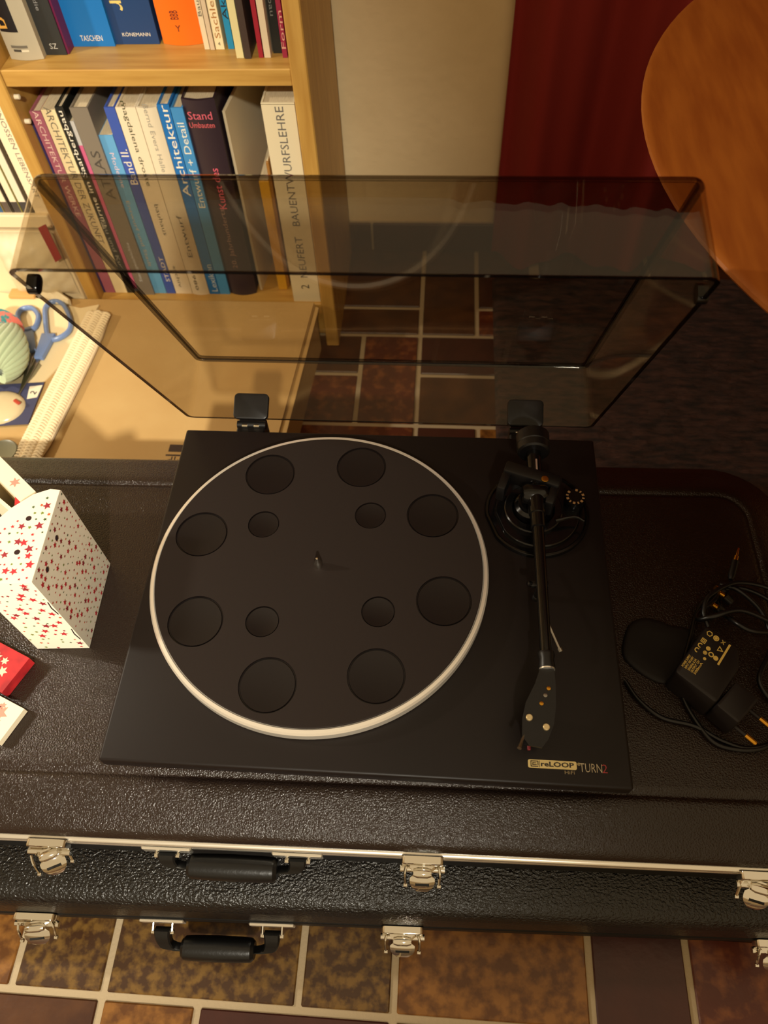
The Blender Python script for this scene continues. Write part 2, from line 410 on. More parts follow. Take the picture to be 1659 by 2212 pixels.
nf = book('tall white manual with black NEUFERT lettering at the right end of the lower shelf', xN0, -0.131, .574, ZL, zN, .21, (220, 206, 172), group=GL,
     texts=[('BAUENTWURFSLEHRE', .52, .30, .0105, 'up', (96, 92, 88), .165), ('NEUFERT', .52, .165, .0105, 'up', (96, 92, 88), .07), ('2', .5, .113, .012, 'up', TB)],
     band=[(0.0, 1.0, zN - .0022, zN - .0016, (120, 110, 84))])
# upper shelf
ZU = 0.4282
def ub(label, pa, pb, pyb, col, h=.24, dep=.145, **k):
    a = onz(pa, pyb, ZU); b = onz(pb, pyb, ZU); rn = k.get('rnd', 0)
    return book(label, a.x, b.x, a.y + rn, ZU + .0001, ZU + h, dep, col, group=GU, **k)
ub('pale grey thick book with gold BAU on a black label', 22, 94, 131, (182, 172, 148), h=.27, rnd=.004,
   band=[(.04, .58, ZU + .031, ZU + .13, (22, 20, 26)), (.18, .68, ZU + .0135, ZU + .0165, (110, 104, 92)), (.22, .46, ZU + .0095, ZU + .0122, (70, 66, 60)), (.46, .68, ZU + .0095, ZU + .0117, (226, 216, 190))],
   texts=[('BAU', .31, ZU + .062, .0185, 'up', (214, 158, 70), .054)])
ub('dark charcoal book next to the pale BAU volume', 97, 146, 119, (42, 44, 44), h=.25, texts=[('Enzyklopaedie', .42, ZU + .078, .006, 'down', (150, 150, 150), .06), ('SZ', .52, ZU + .010, .006, 'h', (190, 188, 180))])
ub('thin wine-red book beside the dark charcoal book', 146, 151.5, 117, (110, 26, 70), h=.245, hard=False)
ub('bright blue book with white publisher name at its foot', 157, 250, 101, (18, 112, 186), h=.27, texts=[('TASCHEN', .5, ZU + .0095, .0062, 'h', TW, .027)])
ub('navy blue book with large yellow letters on its spine', 251, 346, 96, (28, 62, 110), h=.27, texts=[('Kultur', .32, ZU + .079, .021, 'down', (226, 200, 116), .085), ('KÖNEMANN', .52, ZU + .0115, .0048, 'h', TW, .034)])
ub('orange book with a rounded spine and dark red emblem', 351, 440, 99, (236, 110, 16), h=.26, rnd=.006, texts=[('BBB', .45, ZU + .0335, .0095, 'up', (96, 26, 22), .0095), ('Y', .48, ZU + .019, .007, 'h', (96, 30, 14))])
ub('thin cream paperback just right of the orange book', 442, 454, 107, (222, 204, 170), hard=False, h=.2, texts=[('Baustilkunde', .5, ZU + .066, .0042, 'up', (110, 100, 84), .06)])
ub('thin beige paperback second from the orange book', 454.5, 465, 108, (206, 184, 154), hard=False, h=.2)
ub('cream Sachlexikon paperback with brown lettering', 466, 486, 107, (232, 214, 172), hard=False, h=.2, texts=[('Sachlexikon', .5, ZU + .050, .0065, 'up', (168, 112, 56), .075), ('4', .5, ZU + .0065, .004, 'h', TB)])
ub('sky blue paperback with black lettering right of the Sachlexikon', 493, 507, 106, (26, 130, 176), hard=False, h=.2, texts=[('Aktuelle', .5, ZU + .062, .006, 'up', (24, 30, 34), .06)])
ub('pale yellow book pulled forward beside the brown Dero volume', 511, 528, 126, (216, 204, 150), h=.215)
ub('dark brown book with white DERO lettering', 528.5, 544, 127, (64, 50, 44), h=.215, texts=[('HADERO', .42, ZU + .083, .007, 'down', (210, 200, 180), .04)])
ub('slim red book with white foot pulled forward on the upper shelf', 559, 570, 125, (150, 26, 44), hard=False, h=.23)
ub('slim white book between the red and black-green ones', 571, 586, 125, (208, 190, 160), hard=False, h=.23)
ub('black-green book with smudged grey lettering near the right panel', 590, 610, 115, (28, 32, 30), h=.235, texts=[('Staedtebau', .5, ZU + .07, .005, 'down', (120, 124, 116), .06)])
ub('crimson book touching the right panel of the upper shelf', 610.5, 622, 125, (146, 34, 62), h=.235, texts=[('Form', .5, ZU + .03, .005, 'up', (206, 150, 130), .04)])

# neighbouring bookcase, only its right end in view
nbk = thing('bookcase', 'pale cream shelf unit at the left edge with white journals and a plastic bag', 'bookcase', (-0.75, BF, 0))
paint = mat('cream_paint', (226, 206, 166), 0.6, bump=0.05, bscale=60)
XN = -0.4955
obj('side_panel', box(nb(), XN - 0.0005 - .004, XN - 0.0005, BF + .01, BB, 0, 1.75), paint, nbk)
obj('side_panel', box(nb(), -1.02, -1.0, BF, BB, 0, 1.75, bev=.0015), paint, nbk)
obj('shelf', box(nb(), -1.0, XN - .005, BF + .004, BB - .006, 0.212, 0.232, bev=.0012), paint, nbk)
obj('shelf', box(nb(), -1.0, XN - .005, BF + .002, BB - .006, 0.62, 0.64, bev=.0012), paint, nbk)
obj('shelf', box(nb(), -1.0, XN - .005, BF + .002, BB - .006, 0.05, 0.07, bev=.0012), paint, nbk)
obj('drawer_front', box(nb(), -1.0, XN - .005, BF + .004, BF + .02, 0.075, 0.205, bev=.0015), paint, nbk)
obj('back_panel', box(nb(), -1.02, XN - .0005, BB - .006, BB, 0, 1.75), paint, nbk)
def jr(label, xa, xb, col, zt=.50, foot=None, y=.578, texts=()):
    return book(label, xa, xb, y, 0.2322, zt, .19, col, hard=False, group='journals on the left shelf', texts=texts, name='journal',
                band=[(0, 1, .2324, .249, foot)] if foot else None)
e0 = -0.5003
jr('broad white journal with grey lettering right beside the honey bookcase panel', e0 - .0195, e0, (236, 218, 184), texts=[('ZEITGENOSSEN LEBENSART', .72, .335, .0062, 'down', (120, 112, 100), .16)])
jr('dark olive journal spine beside the broad white journal', e0 - .0255, e0 - .0195, (64, 52, 36))
jr('white journal with olive edge, third from the honey panel', e0 - .0365, e0 - .0258, (226, 212, 186), foot=(60, 56, 54))
jr('thin olive green journal between two white ones', e0 - .0385, e0 - .0367, (120, 112, 30))
jr('white journal with dark foot, fourth white from the panel', e0 - .0485, e0 - .0388, (232, 216, 184), foot=(66, 58, 54))
jr('narrow black journal spine near the left edge', e0 - .0535, e0 - .0488, (34, 26, 18))
jr('white journal with grey foot at the far left edge', e0 - .0625, e0 - .0538, (232, 216, 184), foot=(90, 76, 66))
jr('thin olive journal at the very left edge', e0 - .0645, e0 - .0627, (116, 100, 26))
jr('white journal with a blue foot at the very left', e0 - .0735, e0 - .0648, (232, 216, 190), foot=(44, 84, 120))
# crumpled plastic bag with a red label in front of the drawer front
pb = thing('plastic_bag', 'crumpled whitish plastic bag with a red label below the white journals', 'bag', (-0.54, BF - .01, 0.096))
bm = nb(); nU, nV = 26, 18; x0, x1, z0, z1 = -0.60, -0.5035, 0.098, 0.206; rows = []
rnd = random.Random(3)
for j in range(nV + 1):
    r_ = []
    for i in range(nU + 1):
        u, v = i / nU, j / nV
        d = .022 * (math.sin(PI * u) * math.sin(PI * min(1, v * 1.1))) ** .6 if 0 < u < 1 and 0 < v < 1 else 0
        d += .0016 * math.sin(23 * u + 9 * v) * math.sin(PI * u) + .0014 * math.sin(31 * v - 17 * u) * math.sin(PI * v)
        r_.append(Vector((x0 + (x1 - x0) * u, BF + .002 - max(d, 0), z0 + (z1 - z0) * v)))
    rows.append(r_)
vs = [[bm.verts.new(p) for p in r_] for r_ in rows]
for j in range(nV):
    for i in range(nU): bm.faces.new((vs[j][i], vs[j][i + 1], vs[j + 1][i + 1], vs[j + 1][i]))
bk = [bm.verts.new(p) for p in ((x0, BF + .0035, z0), (x1, BF + .0035, z0), (x1, BF + .0035, z1), (x0, BF + .0035, z1))]
bm.faces.new(bk[::-1])
obj('bag_skin', bm, mat('whitish_plastic', (222, 208, 176), 0.3, var=(206, 188, 150), vscale=30), pb, smooth=60)
bm = nb(); qs = []
for p in ((82, 493), (98, 485), (133, 558), (120, 567)):
    q = ony(p[0], p[1], BF - .0225); qs.append(q)
loft(bm, [[q for q in qs], [q + Vector((0, .0012, 0)) for q in qs]]); fixn(bm); obj('red_label', bm, mat('red_bag_label', (150, 20, 22), 0.4), pb, smooth=0)

# ================================================================== CURTAIN AND RUG
vel = mat('dark_red_velvet', (132, 28, 20), 0.9, sheen=0.0, bump=0.2, bscale=500)
bm = nb(); X0, X1 = 0.1375, 1.15; prof = []; n = 240
for i in range(n + 1):
    s = i / n; xx = X0 + (X1 - X0) * s
    yy = .778 + .020 * math.sin(s * 48 + .9 * math.sin(s * 17) + 1.2) + .008 * math.sin(s * 97 + 1.0)
    prof.append((xx, yy))
lps = []
for z, a in ((0.004, 1.0), (0.25, 1.0), (0.6, 1.0), (1.2, .9), (2.36, .6)):
    f = [(p[0], .778 + (p[1] - .778) * a, z) for p in prof]
    b = [(p[0], .778 + (p[1] - .778) * a + .0035, z) for p in prof[::-1]]
    lps.append(f + b)
loft(bm, lps); fixn(bm)
tag(obj('curtain', bm, vel, loc=(.5, .772, 0), smooth=80), 'dark red velvet curtain hanging in folds beside the plaster wall', 'curtain')

rugm = mat('black_shaggy_wool', (74, 48, 38), 0.95, sheen=0.0, var=(36, 24, 19), vscale=90, stretch=(0.35, 1.4, 1), bump=0.8, bscale=260, bdist=0.004)
bm = nb(); X0, X1, Y0, Y1_ = 0.1385, 1.25, 0.20, 0.734; nx, ny = 190, 130; from mathutils import noise
vs = []
for j in range(ny + 1):
    r_ = []
    for i in range(nx + 1):
        x_ = X0 + (X1 - X0) * i / nx; y_ = Y0 + (Y1_ - Y0) * j / ny
        h = .009 + .0035 * noise.noise((x_ * 45, y_ * 150, 0)) + .002 * noise.noise((x_ * 160, y_ * 260, 3))
        if i in (0, nx) or j in (0, ny): h = .0015
        r_.append(bm.verts.new((x_, y_, h)))
    vs.append(r_)
for j in range(ny):
    for i in range(nx): bm.faces.new((vs[j][i], vs[j][i + 1], vs[j + 1][i + 1], vs[j + 1][i]))
lo = [bm.verts.new(p) for p in ((X0, Y0, .0002), (X1, Y0, .0002), (X1, Y1_, .0002), (X0, Y1_, .0002))]
bm.faces.new(lo[::-1])
tag(obj('rug', bm, rugm, loc=(.7, .5, 0), smooth=60), 'black shaggy rug on the floor between the curtain and the black case', 'rug')

# ================================================================== ROUND TABLE
tw = mat('orange_brown_wood', (168, 98, 34), 0.45, var=(150, 82, 26), vscale=16, stretch=(5, 0.7, 5), bump=0.06, bscale=60)
TC = Vector((.660, .309, 0)); tb = thing('round_table', 'round orange-brown wooden table at the right in front of the curtain', 'table', (TC.x, TC.y, 0.0))
ex, ey = .440, .440
def ell(k, z): return [(TC.x + ex * k * math.cos(2 * PI * i / 120), TC.y + ey * k * math.sin(2 * PI * i / 120), z) for i in range(120)]
bm = nb(); loft(bm, [ell(.93, .484), ell(.97, .487), ell(.994, .4925), ell(1.0, .496), ell(.998, .4985), ell(.993, .4998), ell(.985, .5)]); fixn(bm)
obj('table_top', bm, tw, tb)
bm = nb(); lathe(bm, [(.0, .0135), (.10, .0135), (.105, .022), (.09, .034), (.05, .05), (.034, .09), (.04, .25), (.034, .40), (.06, .466), (.12, .484), (0, .484)], c=(TC.x, TC.y, 0), n=40); obj('pedestal', bm, tw, tb)

# ================================================================== CARDBOARD BOX AND CRAFT THINGS
card_m = mat('brown_cardboard', (190, 156, 100), 0.8, var=(182, 146, 90), vscale=10, bump=0.12, bscale=50, bdist=0.002)
ZB = 0.095
cb = thing('cardboard_box', 'flat brown cardboard box on the floor in front of the bookcase', 'box', (-0.4, .39, 0))
def quadprism(pts, z0, z1): return fixn(prism(nb(), pts, z0, z1))
ring_ = [(-.66, .222), (-.1615, .222), (-.1555, .3092), (-.1375, .560), (-.66, .560)]
obj('body', quadprism(ring_, 0, ZB - .004), card_m, cb, smooth=0)
obj('flap', quadprism([(-.66, .222), (-.1625, .222), (-.1565, .3092), (-.139, .560), (-.66, .560)], ZB - .004, ZB), card_m, cb, smooth=0)
obj('side_lip', quadprism([(-.1605, .226), (-.1525, .226), (-.147, .3092), (-.131, .552), (-.1365, .555), (-.155, .3092)], ZB - .0075, ZB - .003), card_m, cb, smooth=0)
pr = ink((58, 40, 32))
p = onz(366, 966, ZB); q = onz(405, 968, ZB)
obj('printed_bar', box(nb(), p.x, p.x + .06, p.y - .0075, p.y + .0045, ZB - .0003, ZB + .0002), pr, cb, smooth=0)
p = onz(358, 983, ZB)
obj('printed_line', box(nb(), p.x, p.x + .062, p.y - .0012, p.y + .0012, ZB - .0003, ZB + .0002), pr, cb, smooth=0)
p = onz(356, 1003, ZB)
obj('printed_lettering', text_mesh('dlr', (p.x, p.y, ZB), (1, 0, 0), (0, 1, 0), h=.013), pr, cb, smooth=0)
rnd = random.Random(5)
fm = mat('pale_scuff', (226, 190, 124), 0.9)

def sheet(name, pix, z, th, m, label, cat, T=None):
    pts = [onz(a, b, z) for a, b in pix]
    o = obj(name, fixn(prism(nb(), [(v.x, v.y) for v in pts], z, z + th)), m, loc=(pts[0].x, pts[0].y, z), smooth=0)
    return tag(o, label, cat)
cream = mat('cream_felt', (228, 206, 160), 0.9, bump=0.2, bscale=300)
sheet('felt_sheet', [(-60, 628), (0, 634), (60, 641), (175, 668), (215, 660), (160, 762), (62, 860), (-60, 880)], ZB + .0003, .0022, cream, 'cream felt sheet under the scissors on the cardboard box', 'felt')
ZF = ZB + .0026
olive = mat('clear_grey_film', (140, 128, 98), 0.25)
sheet('film_bag', [(-70, 800), (40, 782), (72, 772), (90, 790), (75, 812), (55, 833), (-70, 846)], ZF + .0001, .001, olive, 'flat greyish clear film bag under the green yarn', 'bag')
# crumpled white paper and brown strip at the far edge
bm = nb(); c_ = onz(118, 641, ZB + .006); d_ = (onz(150, 655, ZB + .006) - onz(85, 628, ZB + .006)); d_.normalize(); s_ = Vector((-d_.y, d_.x, 0)); lps = []
for k in range(9):
    u = k / 8 - .5; r0 = .011 * math.sqrt(max(.05, 1 - (2 * u) ** 2)); lps.append([c_ + d_ * (u * .062) + s_ * (r0 * (1 + .25 * math.sin(5 * k + a)) * math.cos(a)) + Vector((0, 0, .0075 * math.sin(a) * (.8 + .3 * math.sin(7 * k + 3 * a)) + .002)) for a in [2 * PI * i / 10 for i in range(10)]])
loft(bm, lps); fixn(bm)
tag(obj('paper_wad', bm, mat('crumpled_tissue', (222, 206, 172), .9), loc=(c_.x, c_.y, ZF), smooth=20), 'crumpled off-white paper strip behind the scissors', 'paper')
bm = nb(); p = onz(25, 628, ZB + .006); q = onz(76, 640, ZB + .006); box(bm, p.x, q.x, q.y - .004, q.y + .018, ZB + .0026, ZB + .009, bev=.0025, seg=2)
tag(obj('wooden_block', bm, mat('tan_leather', (196, 150, 88), .6), loc=(p.x, p.y, ZB), smooth=40), 'small tan block at the back edge of the felt sheet', 'block')
# scissors
sc = thing('scissors', 'blue-handled scissors lying on the cream felt', 'scissors', tuple(onz(85, 740, ZF)))
blue = mat('blue_plastic', (110, 132, 176), .35); steel = mat('brushed_steel', (150, 146, 138), .3, metal=1)
def loopz(pix, z): return [onz(a, b, z) for a, b in pix]
def ring_tube(pix, z, r):
    pts = spline(loopz(pix, z), 6, closed=True); bm = nb(); n = len(pts); L_ = []
    for i, p in enumerate(pts):
        t = (pts[(i + 1) % n] - pts[i - 1]).normalized(); s = Vector((-t.y, t.x, 0)); L_.append([p + s * (r * math.cos(a)) + Vector((0, 0, 1)) * (r * 1.25 * math.sin(a)) for a in [2 * PI * k / 10 for k in range(10)]])
    L_.append(L_[0]); loft(bm, L_, False, False); bmesh.ops.remove_doubles(bm, verts=bm.verts, dist=1e-6); return fixn(bm)
hz = ZF + .0052
obj('handle_ring', ring_tube([(38, 684), (48, 668), (70, 666), (83, 684), (74, 709), (50, 713)], hz, .0036), blue, sc)
obj('handle_ring', ring_tube([(98, 684), (99, 664), (114, 652), (136, 657), (152, 690), (149, 715), (124, 732), (104, 728)], hz, .0036), blue, sc)
def bar(pix_a, pix_b, wa, wb, z0, z1, m, nm):
    a = onz(*pix_a, z0); b = onz(*pix_b, z0); t = (b - a).normalized(); s = Vector((-t.y, t.x, 0))
    return obj(nm, fixn(prism(nb(), [(v.x, v.y) for v in (a + s * wa, b + s * wb, b - s * wb, a - s * wa)], z0, z1, bev=.0008)), m, sc)
bar((60, 712), (73, 762), .008, .0045, ZF + .0022, ZF + .0075, blue, 'shank')
bar((108, 727), (86, 778), .010, .0060, ZF + .0022, ZF + .0092, blue, 'shank')
bar((72, 758), (38, 866), .0042, .0012, ZF + .0018, ZF + .003, steel, 'blade')
bar((84, 772), (30, 872), .0042, .0012, ZF + .003, ZF + .0042, steel, 'blade')
# skein of mint yarn with paper band
yc = onz(2, 765, ZB + .03); yarn = thing('yarn_skein', 'mint green wool skein beside the scissors at the left edge', 'yarn', (yc.x, yc.y, ZF + .001))
mint = mat('mint_wool', (176, 190, 152), .95, sheen=.3, bump=.5, bscale=900, bdist=.001)
bm = nb(); rnd = random.Random(2)
for k in range(26):
    a0 = 2 * PI * k / 26; pts = []
    for i in range(13):
        u = i / 12; ww = math.sin(PI * (0.08 + .84 * u)) ** .6
        ang = a0 + .7 * u
        pts.append(Vector((yc.x + (.036 * ww) * math.cos(ang) * 1.0 + .012 * (u - .5), yc.y + (.5 - u) * .085 + .004 * math.sin(ang * 3), ZF + .0012 + .031 + .029 * ww * math.sin(ang))))
    tube(bm, pts, .0052, 7)
obj('wool_strands', bm, mint, yarn, smooth=70)
pz = onz(0, 690, ZB + .05); bm = nb(); band = []
for k in range(24):
    a = 2 * PI * k / 24; band.append((math.cos(a), math.sin(a)))
lathe(bm, [(.022, -.012), (.0255, -.011), (.0255, .011), (.022, .012)], c=(yc.x - .010, yc.y + .046, ZF + .0345), n=32, axis=(.15, 1, 0))
obj('paper_band', bm, mat('printed_paper_band', (60, 140, 140), .5, var=(226, 120, 104), vscale=45, contrast=(.48, .52)), yarn)
# bead
q = onz(56, 787, ZF + .004); bm = nb(); lathe(bm, [(0, -.0042), (.003, -.0032), (.0045, 0), (.003, .0032), (0, .0042)], c=(q.x, q.y, ZF + .0054), n=16)
tag(obj('bead', bm, mat('pale_blue_bead', (196, 206, 226), .15), loc=(q.x, q.y, ZF), smooth=80), 'small pale blue bead beside the mint yarn', 'bead')
# blister card
bcard = thing('blister_pack', 'dark blue blister card with a white price label below the yarn', 'package', tuple(onz(50, 880, ZF)))
pts = [onz(a, b, ZF) for a, b in ((-80, 838), (97, 828), (62, 918), (-80, 926))]
obj('backing_card', fixn(prism(nb(), [(v.x, v.y) for v in pts], ZF + .0012, ZF + .0024)), mat('slate_blue_card', (62, 64, 92), .45), bcard, smooth=0)
pts = [onz(a, b, ZF + .0025) for a, b in ((64, 835), (92, 832), (80, 858), (58, 862))]
obj('price_label', fixn(prism(nb(), [(v.x, v.y) for v in pts], ZF + .0024, ZF + .0027)), mat('white_label', (226, 212, 186), .5), bcard, smooth=0)
q = onz(72, 848, ZF + .0027); obj('label_print', text_mesh('2', (q.x, q.y, ZF + .0027), (.35, 1, 0), (-1, .35, 0), h=.009, center=True, bold=.02), ink((60, 60, 56)), bcard, smooth=0)
bm = nb(); cc = onz(0, 880, ZF + .004); lps = []
for k in range(7):
    a = k / 6 * PI / 2; lps.append([(cc.x + .034 * math.cos(a) * math.cos(t), cc.y + .030 * math.cos(a) * math.sin(t), ZF + .0024 + .010 * math.sin(a)) for t in [2 * PI * i / 28 for i in range(28)]][:28]) if k < 6 else None
loft(bm, lps); fixn(bm)
obj('blister', bm, mat('milky_blister_plastic', (206, 186, 146), .2), bcard)
q = onz(36, 867, ZF + .012); bm = nb(); box(bm, q.x - .006, q.x + .006, q.y - .0025, q.y + .0025, ZF + .0095, ZF + .0125, bev=.001, T=rotz(-.6, q)); obj('red_charm', bm, mat('red_charm_plastic', (170, 60, 40), .4), bcard)
# knitted ribbed band
kn = thing('knitted_band', 'cream ribbed knitted band lying diagonally across the cardboard box', 'knitting', tuple(onz(140, 830, ZF)))
wool = mat('cream_wool', (232, 212, 172), .95, sheen=.3, bump=.4, bscale=900, bdist=.001)
A0 = onz(216, 676, ZB + .008); A1 = onz(58, 992, ZB + .008); t = (A1 - A0).normalized(); s = Vector((-t.y, t.x, 0)); Ln = (A1 - A0).length
bm = nb(); lps = []
for k in range(25):
    u = k / 24; c_ = A0 + t * (Ln * u); wd = .0185 + .002 * math.sin(3 * u) - (.004 * (1 - u * 6) if u < .16 else 0) - (.004 * (u - .9) * 10 if u > .9 else 0)
    lps.append([Vector((c_.x, c_.y, 0)) + s * (wd * x_) + Vector((0, 0, ZF + z_)) for x_, z_ in ((-1, .001), (1, .001), (1.02, .005), (.7, .0085), (0, .0095), (-.7, .0085), (-1.02, .005))])
loft(bm, lps); fixn(bm); obj('knit_body', bm, wool, kn, smooth=60)
bm = nb(); NR = 58
for k in range(NR):
    u = (k + .5) / NR; c_ = A0 + t * (Ln * u); c_ = Vector((c_.x, c_.y, ZF + .0088))
    for col in (-1, 0, 1):
        o_ = .0122 * col; pts = []
        for i in range(6):
            v = i / 5 * 2 - 1
            pts.append(c_ + s * (o_ + v * .0062) + t * (.0028 * v * v + (.001 if col else 0)) + Vector((0, 0, .0030 * (1 - v * v) - .0016 * abs(col) - .0005)))
        tube(bm, pts, .00165, 5)
obj('rib_stitches', bm, wool, kn, smooth=70, kind='stuff')
# grey jar lid
q = onz(-2, 968, ZB + .02); bm = nb(); lathe(bm, [(0, 0), (.020, 0), (.0205, .002), (.0205, .012), (.019, .0135), (.016, .012), (0, .0115)], c=(q.x, q.y, ZB + .0002), n=36)
jl = obj('jar_lid', bm, mat('grey_green_plastic', (130, 130, 108), .35), loc=(q.x, q.y, ZB)); tag(jl, 'round grey-green jar lid at the left edge beside the knitted band', 'lid')

# ================================================================== INSTRUMENT CASES
hide_f = mat('black_fine_grain_vinyl', (34, 24, 19), .17, spec=.42, bump=1.0, bscale=680, bdist=.0008, detail=2)
hide_c = mat('black_coarse_grain_leatherette', (14, 12, 11), .26, spec=.5, bump=1.0, bscale=500, bdist=.0014, detail=2, stretch=(.7, 1, 1))
smooth_b = mat('black_smooth_vinyl', (12, 11, 10), .5, spec=.3, bump=.1, bscale=600)
alu = mat('polished_aluminium', (238, 234, 224), .26, metal=.9)
chrome = mat('chrome', (226, 222, 212), .08, metal=1)
grip_m = mat('black_grip_vinyl', (12, 12, 12), .32, spec=.4, bump=.15, bscale=300)
def shell(bm, x0, x1, y0, y1, r, prof, T, cap0=True, cap1=True):
    loft(bm, [[T @ Vector((x_, y_, z)) for x_, y_ in rrect(x0 + i, x1 - i, y0 + i, y1 - i, max(r - i, .004), 9)] for i, z in prof], cap0, cap1); return fixn(bm)
def latch(case, T, x, yf, zs, skew=0.0, out=.016, s=1.0):
    ex_ = T @ Vector((x, yf, zs))
    base = nb(); pts = [(x + dx * s, yf - .0065) for dx in (0,)]
    TT = T
    bm = nb(); prof = rrect(x - .0175 * s, x + .0175 * s, -.0065, .010, .004, 4)
    def xz(pl, y0, y1, bm, T2=None, bev=0):
        b = nb(); prism(b, pl, -y1, -y0, bev=bev); Mx = Matrix(((1, 0, 0, 0), (0, 0, -1, 0), (0, 1, 0, zs), (0, 0, 0, 1)))
        bmesh.ops.transform(b, matrix=TT @ (T2 or Matrix.Identity(4)) @ Mx, verts=b.verts); merge(bm, b)
    xz(prof, yf - .006, yf, bm, bev=.0015); root = obj('latch_plate', fixn(bm), chrome, case)
    sk = Matrix.Translation((x, yf - .006, zs)) @ Matrix.Rotation(skew, 4, 'Z') @ Matrix.Translation((-x, -(yf - .006), -zs))
    # hinged lever: a curved tongue standing out from the plate
    bm = nb(); L_ = []
    for k in range(9):
        u = k / 8; yy = yf - .006 - out * u; zz = zs - .001 - .015 * u * u; hw = s * ((.0120 - .0050 * math.sin(PI * min(1, u / .62)) ** 2) if u < .62 else .0105 * math.sqrt(max(.12, 1 - ((u - .62) / .42) ** 2)))
        L_.append([TT @ sk @ Vector((x + dx * hw, yy + dy, zz + dz)) for dx, dy, dz in ((-1, 0, 0), (-.5, 0, .0022), (.5, 0, .0022), (1, 0, 0), (.5, 0, -.0018), (-.5, 0, -.0018))])
    loft(bm, L_); lev = obj('latch_lever', fixn(bm), chrome, case)
    bm = nb(); box(bm, x - .0058 * s, x + .0058 * s, yf - .006 - out * .82, yf - .006 - out * .70, zs - .0125, zs - .0068, T=TT @ sk); obj('lever_slot', bm, smooth_b, lev)
    bm = nb(); lathe(bm, [(0, -.0075 * s), (.003, -.0075 * s), (.0042, -.004 * s), (.0042, .004 * s), (.003, .0075 * s), (0, .0075 * s)], c=(x, yf - .006 - out * .30, zs + .0005), n=16, axis=(1, 0, 0), T=TT @ sk); obj('lever_roll', bm, chrome, lev)
    bm = nb(); lathe(bm, [(0, -.0185 * s), (.0028, -.0185 * s), (.0028, .0185 * s), (0, .0185 * s)], c=(x, yf - .0075, zs - .004), n=14, axis=(1, 0, 0), T=TT); obj('hinge_barrel', bm, chrome, case)
    bm = nb()
    for sx in (-1, 1):
        tube(bm, [TT @ sk @ Vector(p_) for p_ in spline([(x + sx * .0135 * s, yf - .007, zs + .003), (x + sx * .0145 * s, yf - .012, zs - .002), (x + sx * .0140 * s, yf - .006 - out * .75, zs - .013)], 4)], .0012, 6)
        lathe(bm, [(0, -.002), (.0018, -.0015), (.0018, .0015), (0, .002)], c=TT @ sk @ Vector((x + sx * .0140 * s, yf - .006 - out * .75, zs - .013)), n=10, axis=(1, 0, 0))
        obj('draw_wire', bm, chrome, case); bm = nb()
    bm.free()
def handle(case, T, xc, yf, zs, half, outp, drop, gr=.0125):
    for sx in (-1, 1):
        xp = xc + sx * half; bm = nb()
        box(bm, xp - .0215, xp + .0215, yf - .003, yf, zs - .0085, zs + .0035, bev=.001, T=T); obj('mount_plate', bm, alu, case)
        bm = nb()
        for dx in (-.0092, .0092):
            tube(bm, [T @ Vector((xp + dx, yf - .002, zs - .004)), T @ Vector((xp + dx, yf - outp * .42, zs - drop * .30)), T @ Vector((xp + dx, yf - outp * .46, zs - drop * .42))], .0011, 6)
            lathe(bm, [(0, -.002), (.0022, -.0016), (.0022, .0016), (0, .002)], c=T @ Vector((xp + dx, yf - outp * .46, zs - drop * .42)), n=10, axis=(1, 0, 0))
            obj('mount_wire', bm, chrome, case); bm = nb()
        bm.free()
        # strap end running from the pins into the grip
        bm = nb(); L_ = []
        pth = spline([(xp, yf - outp * .36, zs - drop * .30), (xp, yf - outp * .62, zs - drop * .55), (xp - sx * .003, yf - outp * .9, zs - drop * .9), (xp - sx * .016, yf - outp, zs - drop)], 4)
        for i, p_ in enumerate(pth):
            u = i / (len(pth) - 1); a = u * PI / 2
            wv = Vector((math.cos(a), -sx * 0 - .25 * math.sin(a), -.9 * math.sin(a) * 1)).normalized() if u > .55 else Vector((1, 0, 0))
            nv = Vector((0, -.6, .8)) if u < .6 else Vector((0, -.8, .6))
            L_.append([T @ (Vector(p_) + Vector((1, 0, 0)) * (dx * .0076 * (1 - .2 * u)) + nv * (dn * .0042)) for dx, dn in ((-1, -1), (1, -1), (1, .7), (.8, 1), (-.8, 1), (-1, .7))])
        loft(bm, L_); obj('handle_strap', fixn(bm), grip_m, case)
    bm = nb(); gl = half - .0175
    lathe(bm, [(0, -gl), (gr * .72, -gl), (gr * .95, -gl + .003), (gr, -gl + .012), (gr * 1.04, 0), (gr, gl - .012), (gr * .95, gl - .003), (gr * .72, gl), (0, gl)], c=(xc, yf - outp, zs - drop), n=24, axis=(1, 0, 0), T=T)
    obj('handle_grip', bm, grip_m, case)
ROT = rotz(math.radians(0.85))
